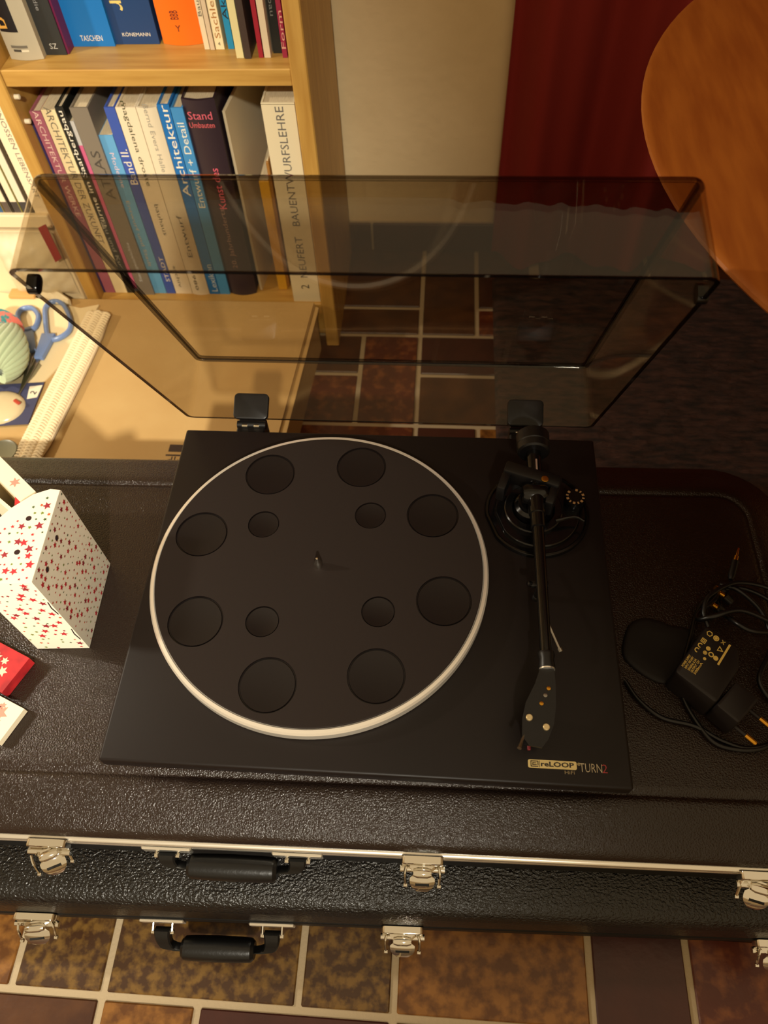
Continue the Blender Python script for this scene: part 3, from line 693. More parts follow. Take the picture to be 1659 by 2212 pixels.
# upper case
UX0, UX1, UY0, UY1 = -.62, .418, -.2125, .186
uc = thing('instrument_case', 'upper black hard case with silver rim carrying the turntable', 'case', (-.1, 0, .113), 'black hard cases stacked on the floor')
PT = 0.2100
prof = [(.0, .1815), (-.0005, .188), (.0015, .1935), (.005, .1968), (.012, .1992), (.028, .2052), (.036, .2078), (.0415, .2090), (.0445, .2087), (.0462, .2074), (.0475, .2069), (.0490, .2074), (.0515, .2094), (.055, PT)]
obj('lid_shell', shell(nb(), UX0, UX1, UY0, UY1, .075, prof, ROT), hide_f, uc, smooth=50)
obj('body_shell', shell(nb(), UX0, UX1, UY0, UY1, .075, [(.014, .1132), (.006, .1145), (.002, .119), (0, .127), (0, .1685)], ROT), smooth_b, uc, smooth=50)
for zs_ in ([(.003, 0.1752), (-.0010, 0.1752), (-.0026, 0.1760), (-.0034, 0.1775), (-.0034, 0.1794), (-.0026, 0.1809), (-.0010, 0.1817), (.003, 0.1817)], [(.003, 0.1683), (-.0010, 0.1683), (-.0026, 0.1691), (-.0034, 0.1706), (-.0034, 0.1726), (-.0026, 0.1741), (-.0010, 0.1749), (.003, 0.1749)]):
    obj('rim_strip', shell(nb(), UX0, UX1, UY0, UY1, .075, zs_, ROT), alu, uc, smooth=60)
def lx(px, py, z): return (ROT.inverted() @ onz(px, py, z)).x
yU = UY0 - .003
latch(uc, ROT, lx(107, 1825, .175), yU, .1750, skew=.42, out=.018)
latch(uc, ROT, lx(913, 1855, .175), yU, .1750, out=.017)
latch(uc, ROT, lx(1642, 1900, .175), yU, .1750, skew=-.25, out=.018)
handle(uc, ROT, lx(501, 1850, .170), yU, .1735, .0562, .0120, .014, gr=.0105)
# lower case
ROTU = ROT; ROT = rotz(math.radians(1.6))
LX0, LX1, LY0, LY1 = -.65, .44, -.2565, .192
lc = thing('instrument_case', 'lower black grained hard case standing on the tiled floor', 'case', (-.1, 0, 0), 'black hard cases stacked on the floor')
prof = [(0, .0625), (.0, .072), (.0025, .092), (.0055, .1010), (.0095, .1055), (.0160, .1080), (.045, .1115), (.06, .1125), (.075, .1130)]
obj('lid_shell', shell(nb(), LX0, LX1, LY0, LY1, .08, prof, ROT), hide_c, lc, smooth=50)
obj('body_shell', shell(nb(), LX0, LX1, LY0, LY1, .08, [(.02, .0002), (.008, .003), (.002, .012), (.001, .020), (.001, .056)], ROT), smooth_b, lc, smooth=50)
obj('rim_strip', shell(nb(), LX0, LX1, LY0, LY1, .08, [(.003, .056), (-.0004, .0562), (-.0010, .0575), (-.0010, .0612), (-.0004, .0624), (.003, .0626)], ROT), smooth_b, lc, smooth=25)
yL = LY0 - .001
latch(lc, ROT, lx(82, 1975, .060), yL, .060, skew=.12, out=.018, s=1.15)
latch(lc, ROT, lx(870, 1995, .060), yL, .060, out=.017, s=1.1)
latch(lc, ROT, lx(1668, 2012, .060), yL, .060, out=.017, s=1.1)
handle(lc, ROT, lx(470, 1990, .056), yL, .0585, .0525, .0215, .022, gr=.0110)

# ================================================================== TURNTABLE
ZP = 0.26
tt = thing('turntable', 'black record player with open smoky dust cover on the upper case', 'turntable', (0, 0, PT + .0002))
pl_m = mat('black_plinth_lacquer', (22, 15, 13), .45, spec=.25, bump=.03, bscale=500, var=(18, 12, 10), vscale=8)
blk = mat('black_satin_plastic', (13, 11, 11), .38, spec=.35)
gloss_b = mat('black_gloss_plastic', (9, 8, 8), .16, spec=.4)
rub = mat('black_rubber_mat', (32, 24, 20), .7, spec=.2, bump=.05, bscale=900)
platter_m = mat('polished_platter_aluminium', (226, 218, 204), .34, metal=.6)
D2 = .3425 / 2
bm = box(nb(), -.21, .21, -D2, D2, ZP - .0145, ZP, bev=.0024, seg=3); plinth = obj('plinth', bm, pl_m, tt)
obj('lower_chassis', box(nb(), -.197, .197, -D2 + .014, D2 - .014, ZP - .040, ZP - .0145), blk, tt)
for sx in (-1, 1):
    for sy in (-1, 1):
        bm = nb(); lathe(bm, [(0, PT + .0003), (.017, PT + .0003), (.019, PT + .003), (.019, ZP - .041), (0, ZP - .040)], c=(sx * .165, sy * .125, 0), n=24); obj('foot', bm, blk, tt)
# platter, mat, spindle
PC = Vector((-.0503, .0045, 0))
bm = nb(); lathe(bm, [(.02, ZP + .0015), (.1500, ZP + .0015), (.1516, ZP + .0026), (.1517, ZP + .0112), (.1503, ZP + .0132), (.1476, ZP + .0136), (.1466, ZP + .0128), (.02, ZP + .0125)], c=PC, n=160, closed=True)
platter = obj('platter', bm, platter_m, tt, smooth=20)
ZM = ZP + .0152
bm = nb(); lathe(bm, [(0, ZP + .0128), (.1464, ZP + .0128), (.1464, ZM - .0006), (.1458, ZM), (0, ZM)], c=PC, n=160)
base = bpy.data.meshes.new('mat_blank'); bm.to_mesh(base); bm.free(); mo = bpy.data.objects.new('mat_blank', base); C.objects.link(mo)
bm = nb()
dl = [(.1162, math.radians(30.3 + 45 * k), .0241) for k in range(8)] + [(.0705, math.radians(53 + 90 * k), .0146) for k in range(4)]
for r_, a_, rd in dl:
    prof = [(0, ZM - .0021)] + [(rd * .93 * k / 6, ZM - .0021 + .0013 * (k / 6) ** 2) for k in range(1, 7)] + [(rd * .945, ZM - .0022), (rd, ZM - .0022), (rd, ZM + .002), (0, ZM + .002)]
    lathe(bm, prof, c=PC + Vector((r_ * math.cos(a_), r_ * math.sin(a_), 0)), n=48)
cut = bpy.data.meshes.new('mat_cut'); bm.to_mesh(cut); bm.free(); co = bpy.data.objects.new('mat_cut', cut); C.objects.link(co)
md = mo.modifiers.new('b', 'BOOLEAN'); md.object = co; md.operation = 'DIFFERENCE'; md.solver = 'EXACT'
dg = bpy.context.evaluated_depsgraph_get(); mm = bpy.data.meshes.new_from_object(mo.evaluated_get(dg))
bpy.data.objects.remove(mo); bpy.data.objects.remove(co)
mm.name = 'platter_mat'
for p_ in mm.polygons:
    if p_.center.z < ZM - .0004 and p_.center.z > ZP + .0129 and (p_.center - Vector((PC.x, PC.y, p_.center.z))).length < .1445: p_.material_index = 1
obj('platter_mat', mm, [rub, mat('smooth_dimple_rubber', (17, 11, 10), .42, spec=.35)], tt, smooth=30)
bm = nb(); lathe(bm, [(0, ZM), (.0036, ZM), (.0036, ZM + .006), (.0030, ZM + .0072), (.0014, ZM + .0128), (.0012, ZM + .0140), (.0006, ZM + .0146), (0, ZM + .0147)], c=PC, n=24); obj('spindle', bm, chrome, tt)
# printed badge
cream_p = ink((190, 168, 110)); dark_p = ink((40, 32, 22))
q0 = onz(1140, 1640, ZP); q1 = onz(1245, 1646, ZP); hb = .0064
bd = obj('badge', fixn(prism(nb(), rrect(q0.x, q1.x, q0.y - hb, q0.y, .0014, 4), ZP, ZP + .0003)), cream_p, tt, smooth=0)
obj('badge_lettering', text_mesh('reLOOP', (q0.x + .0099, q0.y - hb + .0014, ZP + .0003), (1, 0, 0), (0, 1, 0), h=.0039, width=.0255, bold=.03), dark_p, bd, smooth=0)
bm = nb(); cxx, cyy = q0.x + .0050, q0.y - hb / 2
for a, b, wd, ht in ((0, .0020, .0056, .0006), (0, -.0020, .0056, .0006), (-.0027, 0, .0006, .0046), (.0027, .0006, .0006, .0034), (0, .0006, .0030, .0005), (0, -.0007, .0034, .0005), (-.0013, 0, .0005, .0018)):
    box(bm, cxx + a - wd / 2, cxx + a + wd / 2, cyy + b - ht / 2, cyy + b + ht / 2, ZP + .0003, ZP + .00045)
obj('badge_emblem', bm, dark_p, bd, smooth=0, kind='stuff')
bm = nb(); box(bm, q0.x + .0086, q0.x + .0090, cyy - .0026, cyy + .0026, ZP + .0003, ZP + .0004); obj('badge_divider', bm, dark_p, bd, smooth=0)
obj('model_lettering', text_mesh('HiFi', (q1.x - .0095, q0.y - hb - .0034, ZP), (1, 0, 0), (0, 1, 0), h=.0026, width=.0075), ink((130, 112, 78)), tt, smooth=0)
obj('model_lettering', text_mesh('®', (q1.x + .0006, q0.y - .0030, ZP), (1, 0, 0), (0, 1, 0), h=.0024), cream_p, tt, smooth=0)
q2 = onz(1253, 1668, ZP)
obj('model_lettering', text_mesh('TURN', (q2.x, q2.y + .0002, ZP), (1, 0, 0), (0, 1, 0), h=.0066, width=.0170, bold=-.012), ink((176, 160, 128)), tt, smooth=0)
obj('model_lettering', text_mesh('2', (q2.x + .0171, q2.y + .0002, ZP), (1, 0, 0), (0, 1, 0), h=.0066, bold=-.012), ink((160, 50, 50)), tt, smooth=0)

# tonearm
AC = Vector((.1482, .0785, 0))
bm = nb()
out = [(AC.x + .0490 * math.cos(2 * PI * i / 96), AC.y + .0490 * math.sin(2 * PI * i / 96)) for i in range(96)]
def clipc(r, d):   # disc with a flat cut towards the platter
    o_ = []
    for i in range(96):
        a = 2 * PI * i / 96; x_, y_ = r * math.cos(a), r * math.sin(a)
        dx, dy = PC.x - AC.x, PC.y - AC.y; L0 = math.hypot(dx, dy); dx /= L0; dy /= L0
        e = x_ * dx + y_ * dy - d
        if e > 0: x_ -= e * dx; y_ -= e * dy
        o_.append((AC.x + x_, AC.y + y_))
    return o_
cc = [(r, z) for r, z in ((.0488, ZP), (.0488, ZP + .003), (.0480, ZP + .0042), (.0462, ZP + .0044), (.0448, ZP + .0030), (.0400, ZP + .0026), (.0392, ZP + .0052), (.0384, ZP + .0060))]
loft(bm, [[(x_, y_, z) for x_, y_ in clipc(r, r * .985 - .001)] for r, z in cc]); fixn(bm)
ab = obj('tonearm_base', bm, gloss_b, tt, smooth=40)
bm = nb(); lathe(bm, [(.0272, ZP + .006), (.0272, ZP + .0092), (.0262, ZP + .0102), (.0200, ZP + .0102), (.0192, ZP + .0092), (.0192, ZP + .006)], c=AC + Vector((-.004, .0, 0)), n=72, closed=True); obj('base_ring', bm, gloss_b, ab)
PV = Vector((.1435, .0780, ZP + .0335)); tip = Vector((.1445, -.0810, ZP + .0300)); ad = (tip - PV).normalized(); asd = Vector((ad.y, -ad.x, 0)).normalized()
bm = nb(); lathe(bm, [(0, ZP + .006), (.0155, ZP + .006), (.0155, ZP + .016), (.0125, ZP + .0185), (.0125, ZP + .024), (0, ZP + .024)], c=(PV.x - .002, PV.y, 0), n=40); obj('pivot_pillar', bm, gloss_b, ab)
# gimbal yoke, turned about 20 degrees
yk = rotz(math.radians(-19), PV)
bm = nb(); box(bm, PV.x - .035, PV.x + .018, PV.y + .009, PV.y + .022, ZP + .024, ZP + .042, bev=.0022, seg=2, T=yk); obj('gimbal_yoke', bm, blk, ab)
for sx, nm in ((-1, 'yoke_cheek'), (1, 'yoke_cheek')):
    bm = nb(); xc_ = PV.x + (-.031 if sx < 0 else .0140); box(bm, xc_ - .004, xc_ + .004, PV.y - .010, PV.y + .010, ZP + .020, ZP + .040, bev=.0018, seg=2, T=yk); obj(nm, bm, blk, ab)
bm = nb(); lathe(bm, [(0, -.011), (.008, -.011), (.0095, -.008), (.0095, .008), (.008, .011), (0, .011)], c=PV + Vector((-.001, 0, 0)), n=28, axis=asd); obj('bearing_housing', bm, gloss_b, ab)
bm = nb(); sp_ = yk @ Vector((PV.x + .0035, PV.y + .0125, ZP + .042)); lathe(bm, [(0, 0), (.0034, 0), (.0034, .0009), (.0024, .0012), (0, .0008)], c=sp_, n=20); obj('yoke_screw', bm, mat('brass', (196, 150, 66), .25, metal=1), ab)
bm = nb(); s2 = onz(1124, 1115, ZP + .0068); lathe(bm, [(0, ZP + .006), (.0017, ZP + .006), (.0017, ZP + .0068), (0, ZP + .0066)], c=(s2.x, s2.y, 0), n=14); obj('base_screw', bm, MATS['brass'], ab)
ta = obj('arm_tube', tube(nb(), [PV + ad * -.012, PV + ad * .03, PV + ad * .08, tip], [.0052, .0052, .0050, .0047], 20), gloss_b, tt)
bm = nb(); L0 = (tip - PV).length
tube(bm, [PV + ad * .002, PV + ad * .006, PV + ad * .022, PV + ad * .0225, PV + ad * .036, PV + ad * .0365], [.0076, .0082, .0076, .0066, .0066, .0054], 24); obj('arm_sleeve', bm, gloss_b, ta)
bm = nb(); tube(bm, [tip - ad * .006, tip - ad * .0055, tip - ad * .003, tip + ad * .0005, tip + ad * .0075, tip + ad * .008], [.0048, .0066, .0070, .0060, .0068, .0066], 24); obj('headshell_collar', bm, blk, ta)
bm = nb(); tube(bm, [tip + ad * .008, tip + ad * .0092], [.0064, .0064], 24); obj('collar_ring', bm, alu, ta)
# counterweight, stub and scale line
bm = nb(); tube(bm, [PV + ad * -.010, PV + ad * -.030, PV + ad * -.062], [.0066, .0066, .0066], 20); obj('counterweight_stub', bm, gloss_b, ta)
bm = nb(); st = PV + ad * -.022 + Vector((.001, 0, .0066)); box(bm, st.x - .0008, st.x + .0008, st.y - .009, st.y + .013, st.z - .0006, st.z + .0003); obj('scale_line', bm, alu, ta)
bm = nb(); cw = PV + ad * -.0465
tube(bm, [cw, cw + ad * -.0012, cw + ad * -.008, cw + ad * -.0085, cw + ad * -.0095, cw + ad * -.021, cw + ad * -.0225], [.0130, .0150, .0156, .0150, .0156, .0156, .0140], 40); obj('counterweight', bm, blk, ta, smooth=30)
# head shell with cartridge
hd = Vector((-.0125, -.0600, -.006)); hd.normalize(); hs = Vector((hd.y, -hd.x, 0)).normalized() * -1; h0 = tip + ad * .009; hn = hs.cross(hd).normalized()
if hn.z < 0: hn = -hn
sl = [(-.0055, 0), (.0055, 0), (.0085, .012), (.0112, .028), (.0118, .042), (.0095, .054), (.0060, .061), (-.0040, .0615), (-.0100, .056), (-.0122, .043), (-.0118, .030), (-.0075, .014)]
bm = nb(); n_ = len(sl)
Mh = Matrix((hs, hd, hs.cross(hd))).transposed().to_4x4(); Mh.translation = h0
flip = hs.cross(hd).z < 0
prism(bm, [(a, b) for a, b in sl], *((-.0006, .0026) if not flip else (-.0026, .0006)), T=Mh); fixn(bm)
shell_o = obj('headshell', bm, blk, ta, smooth=30)
def hp(a, b, up=0.0): return h0 + hs * a + hd * b + Vector((0, 0, 1)) * up
gold = mat('gold_plate', (206, 150, 52), .25, metal=1); cream_metal = mat('pale_screw_metal', (206, 186, 140), .3, metal=.6)
for a, b in ((-.0072, .0415), (.0065, .0455)):
    bm = nb(); lathe(bm, [(0, -.004), (.0026, -.004), (.0026, .0016), (.0020, .0022), (0, .0022)], c=hp(a, b, .0026), n=20); obj('cartridge_screw', bm, cream_metal, shell_o)
for a, b, cl in ((.0034, .0155, gold), (.0018, .0215, steel), (.0000, .0285, gold)):
    bm = nb(); lathe(bm, [(0, -.001), (.0016, -.001), (.0016, .0006), (0, .0008)], c=hp(a, b, .0026), n=14); obj('vent_screw', bm, cl, shell_o)
bm = nb(); fl = [hp(-.008, .052, .001), hp(-.0095, .060, .002), hp(-.0105, .0665, .0045)]; tube(bm, fl, [.0013, .0012, .0018], 8); obj('finger_lift', bm, steel, shell_o)
bm = nb(); box(bm, -.007, .007, .030, .058, -.018 if not flip else .003, -.003 if not flip else .018, bev=.001, T=Mh); obj('cartridge', bm, blk, shell_o)
bm = nb(); cr = hp(-.002, .058, -.016); box(bm, cr.x - .0012, cr.x + .0012, cr.y - .0012, cr.y + .003, cr.z - .003, cr.z, bev=.0004); obj('stylus_holder', bm, mat('dark_red_stylus', (110, 26, 34), .4), shell_o)
# arm rest post with clip, cueing lever, anti-skate knob
rp = PV + ad * .0885; bm = nb(); lathe(bm, [(0, ZP), (.0042, ZP), (.0038, ZP + .003), (.0030, ZP + .004), (.0030, ZP + .0235), (0, ZP + .0235)], c=(rp.x, rp.y, 0), n=20); obj('arm_rest_post', bm, blk, tt)
bm = nb(); box(bm, rp.x - .0080, rp.x + .0070, rp.y - .003, rp.y + .003, ZP + .0225, ZP + .0265, bev=.0012, seg=2); obj('arm_rest_clip', bm, blk, tt)
bm = nb(); lathe(bm, [(0, 0), (.0024, 0), (.0024, .003), (.0014, .0040), (0, .0042)], c=(rp.x - .0075, rp.y, ZP + .0246), n=14, axis=(-1, 0, .3)); obj('clip_knob', bm, gloss_b, tt)
l0 = onz(1184, 1345, ZP + .020); l1 = onz(1210, 1404, ZP + .014); bm = nb(); tube(bm, [l0, l1], [.0013, .0013], 10)
lathe(bm, [(0, -.002), (.0021, -.0015), (.0021, .0015), (0, .002)], c=l1, n=12, axis=l1 - l0); obj('cueing_lever', bm, steel, tt)
bm = nb(); tube(bm, [l0, (l0.x - .004, l0.y + .03, ZP + .016), (l0.x - .003, l0.y + .06, ZP + .010)], .0013, 8); obj('cueing_rod', bm, blk, tt)
kz = onz(1243, 1072, ZP + .018); bm = nb()
lathe(bm, [(0, ZP + .004), (.0095, ZP + .004), (.0092, ZP + .0160), (.0086, ZP + .0175), (0, ZP + .0175)], c=(kz.x, kz.y, 0), n=40); kb = obj('antiskate_knob', bm, gloss_b, ab)
bm = nb()
for k in range(12):
    a = 2 * PI * k / 12 + .3
    if k in (3,): continue
    r0, r1 = (.0063, .0086); wd = .0007 if k % 2 else .0011
    c0 = Vector((kz.x, kz.y, 0)); d0 = Vector((math.cos(a), math.sin(a), 0)); s0 = Vector((-d0.y, d0.x, 0))
    vs_ = [c0 + d0 * r0 + s0 * wd, c0 + d0 * r0 - s0 * wd, c0 + d0 * r1 - s0 * wd, c0 + d0 * r1 + s0 * wd]
    prism(bm, [(v.x, v.y) for v in vs_], ZP + .0174, ZP + .0177)
obj('knob_scale', bm, ink((150, 112, 70)), kb, smooth=0, kind='stuff')
c1, c2 = onz(1200, 1125, ZP + .014), onz(1262, 1126, ZP + .014)
bm = nb(); tube(bm, spline([c1, (c1 + c2) / 2 + Vector((.004, .004, .001)), c2], 6), [.0018] * 4 + [.0013] * 9, 8); obj('antiskate_weight_arm', bm, gloss_b, ab)

# dust cover: open shell hinged at the back edge
TH = 1.11156; HY, HZ = .1871, ZP + .0007; WL, DL, HLd, WT, TA = .42065, .35081, .06497, .4078, .0039
va = Vector((0, -math.cos(TH), math.sin(TH))); vn = Vector((0, math.sin(TH), math.cos(TH))); h_ = Vector((-.0008, HY, HZ))
def lidp(u, v, w_): return h_ + Vector((u, 0, 0)) + va * v + vn * w_
def lid_loop(ins, w_):
    k = w_ / HLd; hw = (WL + (WT - WL) * k) / 2 - ins; v0 = TA * k + ins; v1 = DL - TA * k - ins
    return [lidp(a, b, w_) for a, b in rrect(-hw, hw, v0, v1, .0085 - min(ins, .004), 5)]
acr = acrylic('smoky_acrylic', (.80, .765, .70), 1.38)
TKN = .0028
bm = nb()
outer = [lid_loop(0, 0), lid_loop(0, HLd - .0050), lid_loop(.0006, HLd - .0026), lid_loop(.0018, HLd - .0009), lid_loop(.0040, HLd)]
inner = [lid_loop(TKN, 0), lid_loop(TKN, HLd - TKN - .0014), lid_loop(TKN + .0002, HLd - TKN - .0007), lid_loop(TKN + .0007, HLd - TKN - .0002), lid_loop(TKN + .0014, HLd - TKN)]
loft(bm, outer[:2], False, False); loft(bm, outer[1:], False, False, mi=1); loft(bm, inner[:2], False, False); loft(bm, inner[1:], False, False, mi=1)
for lp in (outer[-1], inner[-1]): bm.faces.new([bm.verts.new(p_) for p_ in lp])
bmesh.ops.remove_doubles(bm, verts=bm.verts, dist=1e-6)
fixn(bm)
cover = obj('dust_cover', bm, [acr, acrylic('smoky_acrylic_bend_darkened', (.22, .20, .18))], tt, smooth=40)  # same acrylic, tint darkened along bends to imitate refraction's dark streaks
bm = nb(); rim = loft(bm, [lid_loop(-.00005, .00002), lid_loop(-.0002, -.0006), lid_loop(TKN + .0002, -.0006), lid_loop(TKN + .00005, .00002)], False, False); fixn(bm)
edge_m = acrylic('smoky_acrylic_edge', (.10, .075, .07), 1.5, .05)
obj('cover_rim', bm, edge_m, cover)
for u in (-.1425, .1420):
    bm = nb(); pts = rrect(-.0182, .0182, .0, .0275, .0045, 4)
    b2 = nb(); prism(b2, pts, -.0006, .0042, bev=.0012)
    Mb = Matrix((Vector((1, 0, 0)), vn, va)).transposed().to_4x4(); Mb.translation = lidp(u, TKN + .0006, -.002); bmesh.ops.transform(b2, matrix=Mb, verts=b2.verts); merge(bm, b2); fixn(bm)
    hg = obj('hinge_bracket', bm, blk, cover)
    bm = nb(); box(bm, h_.x + u - .0150, h_.x + u + .0150, D2 - .003, HY + .004, ZP - .028, ZP - .003, bev=.0015); obj('hinge_socket', bm, blk, tt)
    bm = nb(); lathe(bm, [(0, -.015), (.0042, -.015), (.0042, .015), (0, .015)], c=(h_.x + u, HY - .0045, ZP - .004), n=20, axis=(1, 0, 0)); obj('hinge_knuckle', bm, blk, hg)
    for dx in (-.0062, .0062):
        bm = nb(); lathe(bm, [(0, -.0028), (.0021, -.0028), (.0021, .0028), (0, .0028)], c=(h_.x + u + dx, HY - .0080, ZP - .0015), n=12, axis=(1, 0, 0)); obj('hinge_pin', bm, chrome, hg)
for sx, v_ in ((-1, .3185), (1, .3185)):
    bm = nb(); c_ = lidp(sx * (WL / 2 - TKN / 2), v_, .004)
    b2 = nb(); prism(b2, rrect(-.0042, .0042, -.006, .007, .0040, 5), -.0034, .0034, bev=.0008)
    Mb = Matrix((va, vn, Vector((1, 0, 0)))).transposed().to_4x4(); Mb.translation = c_; bmesh.ops.transform(b2, matrix=Mb, verts=b2.verts); merge(bm, b2); fixn(bm)
    obj('rubber_bumper', bm, gloss_b, cover)

# ================================================================== GIFT BOXES ON THE CASE
pw = mat('white_star_paper', (238, 228, 206), .6, bump=.05, bscale=300)
cols = [mat('print_red_star', (196, 40, 50), .6), mat('print_dark_red_star', (150, 34, 48), .6), mat('print_orange_star', (204, 84, 40), .6), mat('print_green_star', (110, 130, 40), .6), mat('print_dark_green_star', (60, 84, 50), .6)]
def star_pts(n, r0, r1, a0): return [(math.cos(a0 + PI * k / n) * (r0 if k % 2 == 0 else r1), math.sin(a0 + PI * k / n) * (r0 if k % 2 == 0 else r1)) for k in range(2 * n)]
def scatter_stars(bm, o, ux, uy, wd, ht, rows, seed, n=5, size=(.0012, .0032), mis=(0, 0, 1, 2, 3, 4), ratio=.45, lift=.00025, skip=None):
    rnd = random.Random(seed); ux = Vector(ux).normalized(); uy = Vector(uy).normalized(); nn = ux.cross(uy); o = Vector(o)
    pit = ht / rows; ncol = max(1, int(wd / pit))
    for j in range(rows):
        for i in range(ncol):
            u = (i + .5 + .28 * rnd.uniform(-1, 1) + (.25 if j % 2 else -.25)) * wd / ncol; v = (j + .5 + .25 * rnd.uniform(-1, 1)) * pit
            big = rnd.random(); r0 = size[1] * rnd.uniform(.85, 1.05) if big > .66 else size[0] * rnd.uniform(.8, 1.4)
            if u < r0 or u > wd - r0 or v < r0 or v > ht - r0: continue
            if skip and skip(u, v, r0): continue
            a0 = rnd.uniform(0, 2 * PI / n); mi = rnd.choice(mis[:3]) if big > .66 else rnd.choice(mis)
            pts = star_pts(n, r0, r0 * ratio, a0); c_ = o + ux * u + uy * v + nn * lift
            cv = bm.verts.new(c_); vs_ = [bm.verts.new(c_ + ux * a + uy * b) for a, b in pts]
            for k in range(len(vs_)):
                f = bm.faces.new((cv, vs_[k], vs_[(k + 1) % len(vs_)])); f.material_index = mi
hole_m = mat('dark_punched_hole', (40, 12, 12), .9)
gb = thing('gift_box', 'tall white gift box printed with small red and green stars beside the turntable', 'gift box', (-.292, -.012, PT + .0003))
Z0 = PT + .0006; HB = .1285
a_ = Vector((-.3168, -.0596, 0)); b_ = Vector((-.2675, -.0563, 0)); c_ = Vector((-.2722, .0348, 0)); d_ = a_ + c_ - b_
body = [d_, a_, b_, c_]
def ring(pts, z): return [Vector((p.x, p.y, z)) for p in pts]
top_out = [b_, c_] + [c_ + (d_ - c_) * .18 + Vector((0, .0012, 0)), c_ + (d_ - c_) * .45 - Vector((0, .004, 0)), c_ + (d_ - c_) * .75 - Vector((0, .018, 0)), c_ + (d_ - c_) * 1.0 - Vector((0, .036, 0)), a_]
bm = nb(); loft(bm, [ring(top_out, Z0), ring(top_out, Z0 + HB - .0012), [p + (Vector((-.292, -.012, 0)) - Vector((p.x, p.y, 0))) * .012 for p in ring(top_out, Z0 + HB)]]); fixn(bm)
gbo = obj('carton', bm, pw, gb, smooth=25)
zt = Z0 + HB
hol_top = [onz(62, 1120, zt), onz(37, 1193, zt)]
fx = (b_ - a_); rx = (c_ - b_)
def near_hole(u, v, r0):
    p = Vector((a_.x, a_.y, zt)) + fx.normalized() * u + rx.normalized() * v; return any((p - h).length < .0035 + r0 for h in hol_top) or v > .086 or (v - .045) > (u * .95)
bm = nb()
scatter_stars(bm, (a_.x, a_.y, zt), fx, rx, fx.length, rx.length, 13, 11, size=(.0014, .0041), skip=near_hole)
scatter_stars(bm, (a_.x, a_.y, Z0), fx, (0, 0, 1), fx.length, HB, 15, 12, size=(.0014, .0041))
scatter_stars(bm, (b_.x, b_.y, Z0), rx, (0, 0, 1), rx.length, HB, 18, 13, size=(.0011, .0031))
obj('star_print', bm, cols, gbo, smooth=0, kind='stuff')
bm = nb()
for h in hol_top: lathe(bm, [(0, -.0002), (.0024, -.0002), (.0024, .0003), (0, .0003)], c=h, n=20)
obj('punched_hole', bm, hole_m, gbo, smooth=0, kind='stuff')
bm = nb()
for v, z in ((.052, -.0165), (.021, -.0165)):
    q = b_ + rx.normalized() * v; lathe(bm, [(0, -.0002), (.0024, -.0002), (.0024, .0003), (0, .0003)], c=(q.x, q.y, zt + z), n=20, axis=(1, .05, 0))
obj('punched_hole', bm, hole_m, gbo, smooth=0, kind='stuff')
# fold-line slit at the front right edge
bm = nb()
for z in (.094, .042):
    q = b_; tube(bm, [(q.x - .0012, q.y - .0003, Z0 + z), (q.x - .0022, q.y - .0006, Z0 + z - .010), (q.x - .0010, q.y - .0003, Z0 + z - .022)], .00045, 6)
obj('fold_slit', bm, hole_m, gbo, smooth=0, kind='stuff')

red_p = mat('red_snowflake_paper', (190, 34, 38), .6, var=(150, 22, 30), vscale=60)
cream_p2 = mat('cream_snowflake_paper', (236, 222, 192), .6)
fl_pale = mat('pale_snowflake_print', (226, 196, 170), .6); fl_pink = mat('pink_snowflake_print', (226, 140, 120), .6); fl_red = mat('red_snowflake_print', (176, 40, 40), .6)
def corner_box(label, corner_px, zt, ang, sx, sy, m, prints, seed, nm='gift_box', z0=None, psize=(.004, .0085)):
    """box whose nearest-right top corner sits at the given pixel; extends to the left."""
    z0 = Z0 if z0 is None else z0
    c = onz(*corner_px, zt); e1 = Vector((math.cos(ang), math.sin(ang), 0)); e2 = Vector((-e1.y, e1.x, 0))
    P = [c, c + e2 * sy, c + e2 * sy - e1 * sx, c - e1 * sx]
    t = thing(nm, label, 'gift box', (c.x - .03, c.y, z0 - .0003), 'gift boxes at the left edge')
    bm = nb(); loft(bm, [ring(P, z0), ring(P, zt)]); fixn(bm); o = obj('carton', bm, m, t, smooth=20)
    bm = nb(); base_ = P[3]
    scatter_stars(bm, (P[3].x, P[3].y, zt), e1, e2, sx, sy, 4, seed, n=6, size=psize, mis=(0, 0, 0, 0, 0, 1), ratio=.5)
    scatter_stars(bm, (P[3].x, P[3].y, z0), e1, (0, 0, 1), sx, zt - z0, max(1, int((zt - z0) / .016)), seed + 1, n=6, size=psize, mis=(0, 0, 0, 0, 0, 1), ratio=.5)
    scatter_stars(bm, (P[0].x, P[0].y, z0), e2, (0, 0, 1), sy, zt - z0, max(1, int((zt - z0) / .016)), seed + 2, n=6, size=psize, mis=(0, 0, 0, 0, 0, 1), ratio=.5)
    obj('snowflake_print', bm, prints, o, smooth=0, kind='stuff')
    return t
corner_box('red gift box with pale snowflakes, its corner at the left edge', (4, 1496), Z0 + .012, math.radians(-23), .09, .0365, red_p, [fl_pale, fl_red], 31)
corner_box('cream gift box with red snowflakes at the front left edge', (-4, 1606), Z0 + .007, math.radians(-22), .09, .034, cream_p2, [fl_pink, fl_red], 41)
